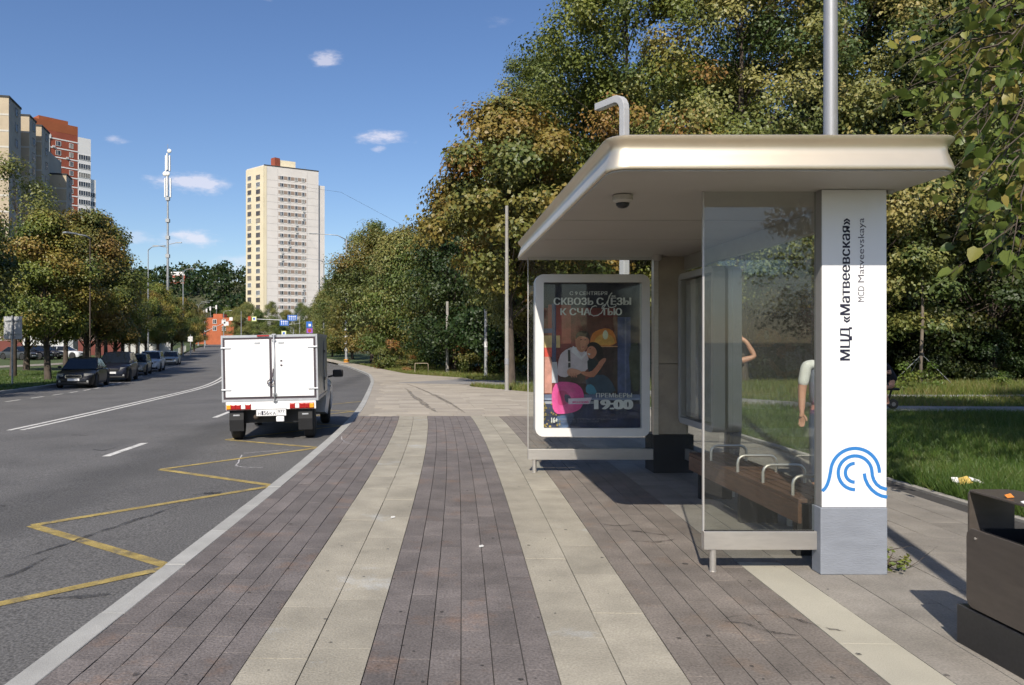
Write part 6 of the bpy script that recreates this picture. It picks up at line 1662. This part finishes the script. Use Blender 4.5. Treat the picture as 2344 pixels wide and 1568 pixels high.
def head_parts(o, c, f, hair='hair_dark', s=1.0):
    """face details on a head centred at c looking along f (horizontal)"""
    c, f = Vector(c), Vector(f).normalized(); r = Vector((-f.y, f.x, 0)); u = Vector((0, 0, 1))
    for q in (-1, 1):
        m = MB(); m.lathe([(.002, -.006), (.011, -.003), (.013, .002), (.009, .008), (.001, .011)], (0, 0, 0), 10); e = m.build('eye', 'eye_dark', o, smooth=True, recenter=False); e.location = c + f * .078 * s + r * q * .031 + u * .012
        m = MB(); m.lathe([(.004, -.03), (.014, -.02), (.018, .005), (.012, .028), (.003, .033)], (0, 0, 0), 8); e = m.build('ear', 'skin', o, smooth=True, recenter=False); e.location = c + r * q * .083 * s
    e = MB().loft([[tuple(c + f * (.085 + d) * s + r * w * k + u * z) for k in (-1, -.3, .3, 1)] for z, d, w in ((.018, -.006, .006), (-.012, .014, .013), (-.026, .012, .016), (-.032, -.004, .012))]).build('nose', 'skin', o, smooth=True, recenter=False)
    MB().cbox(c + f * .083 * s - u * .055, (.045, .012, .012), rz=math.atan2(f.y, f.x) - math.pi / 2).build('mouth', 'lips', o, bev=.004, recenter=False)
    m = MB(); b = len(m.v); rings = []
    for i in range(9):
        a = math.pi * (.02 + .60 * i / 8); ring = []
        for k in range(18):
            t = 2 * math.pi * k / 18; d = f * math.cos(t) + r * math.sin(t); face = max(0, math.cos(t)) ; lim = a * (1 - .42 * face)
            ring.append(tuple(c + d * math.sin(lim) * .096 * s + u * (math.cos(lim) * .118 * s + .006) - f * .01))
        rings.append(ring)
    m.loft(rings); m.build('hair', hair, o, smooth=True, recenter=False)
def legs(hz=.92, sp=.09, kn=.50, fwd=(0, -1)):
    fx, fy = fwd; L_ = []
    return hz
# ---- standing person behind the shelter, half hidden by the totem; faces the camera
o = thing('person', 'standing person in white shirt and blue grey vest behind the totem', 'person', (4.19, 8.2, 0))
sh, pel, ch = 1.37, .93, 1.22
arm = [((-.20, .0, 1.365), .052), ((-.245, .01, 1.10), .045), ((-.262, -.02, .90), .034), ((-.268, -.035, .865), (.026, .020)), ((-.268, -.04, .80), (.016, .040))]
body = [[((0, 0, .93), (.15, .11)), ((0, 0, 1.08), (.135, .10)), ((0, 0, 1.24), (.16, .11)), ((0, .005, 1.38), (.10, .075)), ((0, 0, 1.45), .052), ((0, -.015, 1.53), (.072, .082)), ((0, -.02, 1.60), (.076, .09)), ((0, -.015, 1.665), (.055, .065))],
        [3] + arm, [3] + [((-a[0][0], a[0][1], a[0][2]), a[1]) for a in arm],
        [0, ((-.095, 0, .84), .088), ((-.10, -.015, .50), .058), ((-.10, .02, .10), .04), ((-.11, -.12, .04), .035)], [0, ((.095, 0, .84), .088), ((.10, -.015, .50), .058), ((.10, .02, .10), .04), ((.11, -.12, .04), .035)]]
body += hand((-.268, -.035, .865), (0, -.08, -1), (.35, -.9, 0)) + hand((.268, -.035, .865), (0, -.08, -1), (-.35, -.9, 0))
skin_obj('body', body, 'skin', o)
skin_obj('shirt', [[((0, 0, .90), (.17, .128)), ((0, 0, 1.06), (.158, .12)), ((0, 0, 1.24), (.182, .13)), ((0, .005, 1.375), (.12, .09)), ((0, .005, 1.415), (.075, .068))], [3, ((-.20, .0, 1.37), .064), ((-.226, .005, 1.22), .058), ((-.243, .008, 1.12), .057)], [3, ((.20, .0, 1.37), .064), ((.226, .005, 1.22), .058), ((.243, .008, 1.12), .057)]], 'shirt_white', o)
skin_obj('vest', [[((0, 0, .87), (.18, .137)), ((0, 0, 1.06), (.17, .13)), ((0, 0, 1.24), (.19, .14)), ((0, .005, 1.355), (.152, .105)), ((0, .005, 1.395), (.11, .085))]], 'vest_blue', o)
skin_obj('trousers', [[((0, 0, .97), (.155, .118)), ((0, 0, .90), (.165, .125))], [1, ((-.097, 0, .82), .098), ((-.10, -.015, .50), .075), ((-.10, .02, .09), .062)], [1, ((.097, 0, .82), .098), ((.10, -.015, .50), .075), ((.10, .02, .09), .062)]], 'jeans', o)
for q in (-1, 1): skin_obj('shoe', [[((q * .10, .06, .055), (.045, .05)), ((q * .105, -.05, .05), (.045, .042)), ((q * .11, -.15, .04), (.045, .036)), ((q * .11, -.19, .036), (.03, .026))]], 'shoe_dark', o)
head_parts(o, (0, -.02, 1.60), (0, -1, 0))

# ---- person behind the map case with a raised arm; faces +X
o = thing('person', 'person behind the map case with bare arm raised to the head', 'person', (3.81, 9.78, 0))
body = [[((0, 0, .93), (.105, .145)), ((0, 0, 1.08), (.095, .125)), ((0, 0, 1.24), (.10, .15)), ((0, 0, 1.37), (.07, .10)), ((.0, 0, 1.45), .05), ((.01, 0, 1.53), (.08, .07)), ((.02, 0, 1.60), (.088, .074)), ((.01, 0, 1.665), (.062, .054))],
        [3, ((.01, -.17, 1.355), .047), ((.20, -.22, 1.425), .038), ((.115, -.18, 1.60), .028), ((.09, -.165, 1.63), (.022, .026)), ((.045, -.13, 1.655), (.018, .036))],
        [3, ((0, .18, 1.35), .047), ((-.02, .23, 1.08), .04), ((.04, .23, .88), .03), ((.045, .23, .82), (.018, .036))],
        [0, ((0, -.09, .84), .085), ((.015, -.095, .50), .056), ((-.02, -.095, .10), .04), ((.12, -.10, .04), .034)], [0, ((0, .09, .84), .085), ((.015, .095, .50), .056), ((-.02, .095, .10), .04), ((.12, .10, .04), .034)]]
body += hand((.09, -.165, 1.63), (-.6, .5, .3), (.1, -.3, .9)) + hand((.04, .23, .86), (.05, 0, -1), (.9, .3, 0))
skin_obj('body', body, 'skin', o)
skin_obj('shirt', [[((0, 0, .88), (.125, .165)), ((0, 0, 1.06), (.115, .148)), ((0, 0, 1.24), (.12, .17)), ((0, 0, 1.355), (.09, .125)), ((0, 0, 1.395), (.066, .075))], [3, ((.01, -.16, 1.35), .06), ((.06, -.185, 1.37), .056)], [3, ((0, .17, 1.345), .06), ((-.005, .195, 1.28), .056)]], 'top_dark', o)
skin_obj('trousers', [[((0, 0, .97), (.115, .15)), ((0, 0, .90), (.122, .16))], [1, ((0, -.092, .82), .095), ((.015, -.095, .50), .072), ((-.02, -.095, .09), .06)], [1, ((0, .092, .82), .095), ((.015, .095, .50), .072), ((-.02, .095, .09), .06)]], 'jeans', o)
for q in (-1, 1): skin_obj('shoe', [[((-.06, q * .095, .055), (.045, .05)), ((.05, q * .10, .05), (.045, .042)), ((.15, q * .10, .04), (.045, .036)), ((.19, q * .10, .036), (.03, .026))]], 'shoe_dark', o)
head_parts(o, (.02, 0, 1.60), (1, 0, 0))

# ---- rider on a small seated scooter on the park path; faces -X
PX, PY = 10.75, 18.35
pz0 = T(PX, PY) + .006
o = thing('person', 'person in black top and grey shorts riding a small scooter on the path', 'person', (PX, PY, pz0))
def leg_(q, kx, kz, ax, az): return [0, ((.16, q * .09, .58), .088), ((kx, q * .13, kz), .057), ((ax, q * .12, az), .038), ((ax - .13, q * .13, az - .045), .034)]
body = [[((.20, 0, .62), (.12, .15)), ((.15, 0, .78), (.105, .13)), ((.06, 0, .95), (.115, .155)), ((-.03, 0, 1.07), (.08, .10)), ((-.09, 0, 1.13), .05), ((-.15, 0, 1.20), (.078, .07)), ((-.19, 0, 1.265), (.086, .074)), ((-.19, 0, 1.33), (.062, .054))],
        [3, ((-.01, -.18, 1.04), .048), ((.03, -.25, .86), .04), ((-.18, -.22, .93), .031), ((-.32, -.20, .965), (.02, .034))], [3, ((-.01, .18, 1.04), .048), ((.03, .25, .86), .04), ((-.18, .22, .93), .031), ((-.32, .20, .965), (.02, .034))],
        leg_(-1, -.08, .50, .06, .15), leg_(1, -.12, .52, .0, .15)]
body += hand((-.25, -.21, .95), (-1, .05, .1), (0, .5, .9), 1.2) + hand((-.25, .21, .95), (-1, -.05, .1), (0, -.5, .9), 1.2)
skin_obj('body', body, 'skin', o)
skin_obj('shirt', [[((.23, 0, .62), (.14, .172)), ((.16, 0, .78), (.13, .155)), ((.06, 0, .95), (.14, .178)), ((-.025, 0, 1.06), (.10, .125)), ((-.07, 0, 1.105), (.066, .07))], [3, ((-.01, -.18, 1.045), .064), ((.02, -.225, .93), .06)], [3, ((-.01, .18, 1.045), .064), ((.02, .225, .93), .06)]], 'shirt_black', o)
skin_obj('shorts', [[((.21, 0, .66), (.135, .165)), ((.21, 0, .60), (.14, .17))], [1, ((.12, -.095, .57), .10), ((-.03, -.125, .515), .082)], [1, ((.12, .095, .57), .10), ((-.06, .125, .53), .082)]], 'shorts_grey', o)
for q, ax in ((-1, .06), (1, .0)): skin_obj('shoe', [[((ax + .05, q * .12, .125), (.04, .045)), ((ax - .06, q * .125, .12), (.042, .04)), ((ax - .16, q * .13, .11), (.038, .032))]], 'shoe_dark', o)
head_parts(o, (-.19, 0, 1.265), (-1, 0, -.1))
s_ = thing('seat_scooter', 'small black scooter with a seat under the rider on the path', 'scooter', (PX, PY, pz0))
for x in (.24, -.62):
    t = MB().lathe([(.06, -.028), (.115, -.026), (.125, 0), (.115, .026), (.06, .028)], (0, 0, 0), 18, axis='y').build('wheel', 'rubber', s_, smooth=True, autosmooth=40, recenter=False); t.location = (x, 0, .125)
    MB().lathe([(.05, -.03), (.06, 0), (.05, .03)], n=14, axis='y').build('rim', 'rim_metal', t, recenter=False)
MB().box(-.42, .14, -.08, .08, .085, .115).build('deck', 'trim_dark', s_, bev=.01)
MB().tube([(.12, 0, .11), (.26, 0, .16), (.24, 0, .125)], .02, 6).build('rear_fork', 'trim_dark', s_)
MB().tube([(.10, 0, .11), (.20, 0, .46)], .022, 8).build('seat_post', 'trim_dark', s_)
MB().box(.08, .36, -.10, .10, .455, .515).build('seat', 'black_matt', s_, bev=.03)
MB().tube([(-.42, 0, .10), (-.50, 0, .22), (-.36, 0, .98)], .022, 8).build('stem', 'trim_dark', s_)
MB().tube([(-.55, 0, .30), (-.62, 0, .125)], .02, 6).build('front_fork', 'trim_dark', s_)
MB().tube([(-.35, -.26, .965), (-.36, 0, .975), (-.35, .26, .965)], .014, 8).build('handlebar', 'trim_dark', s_)
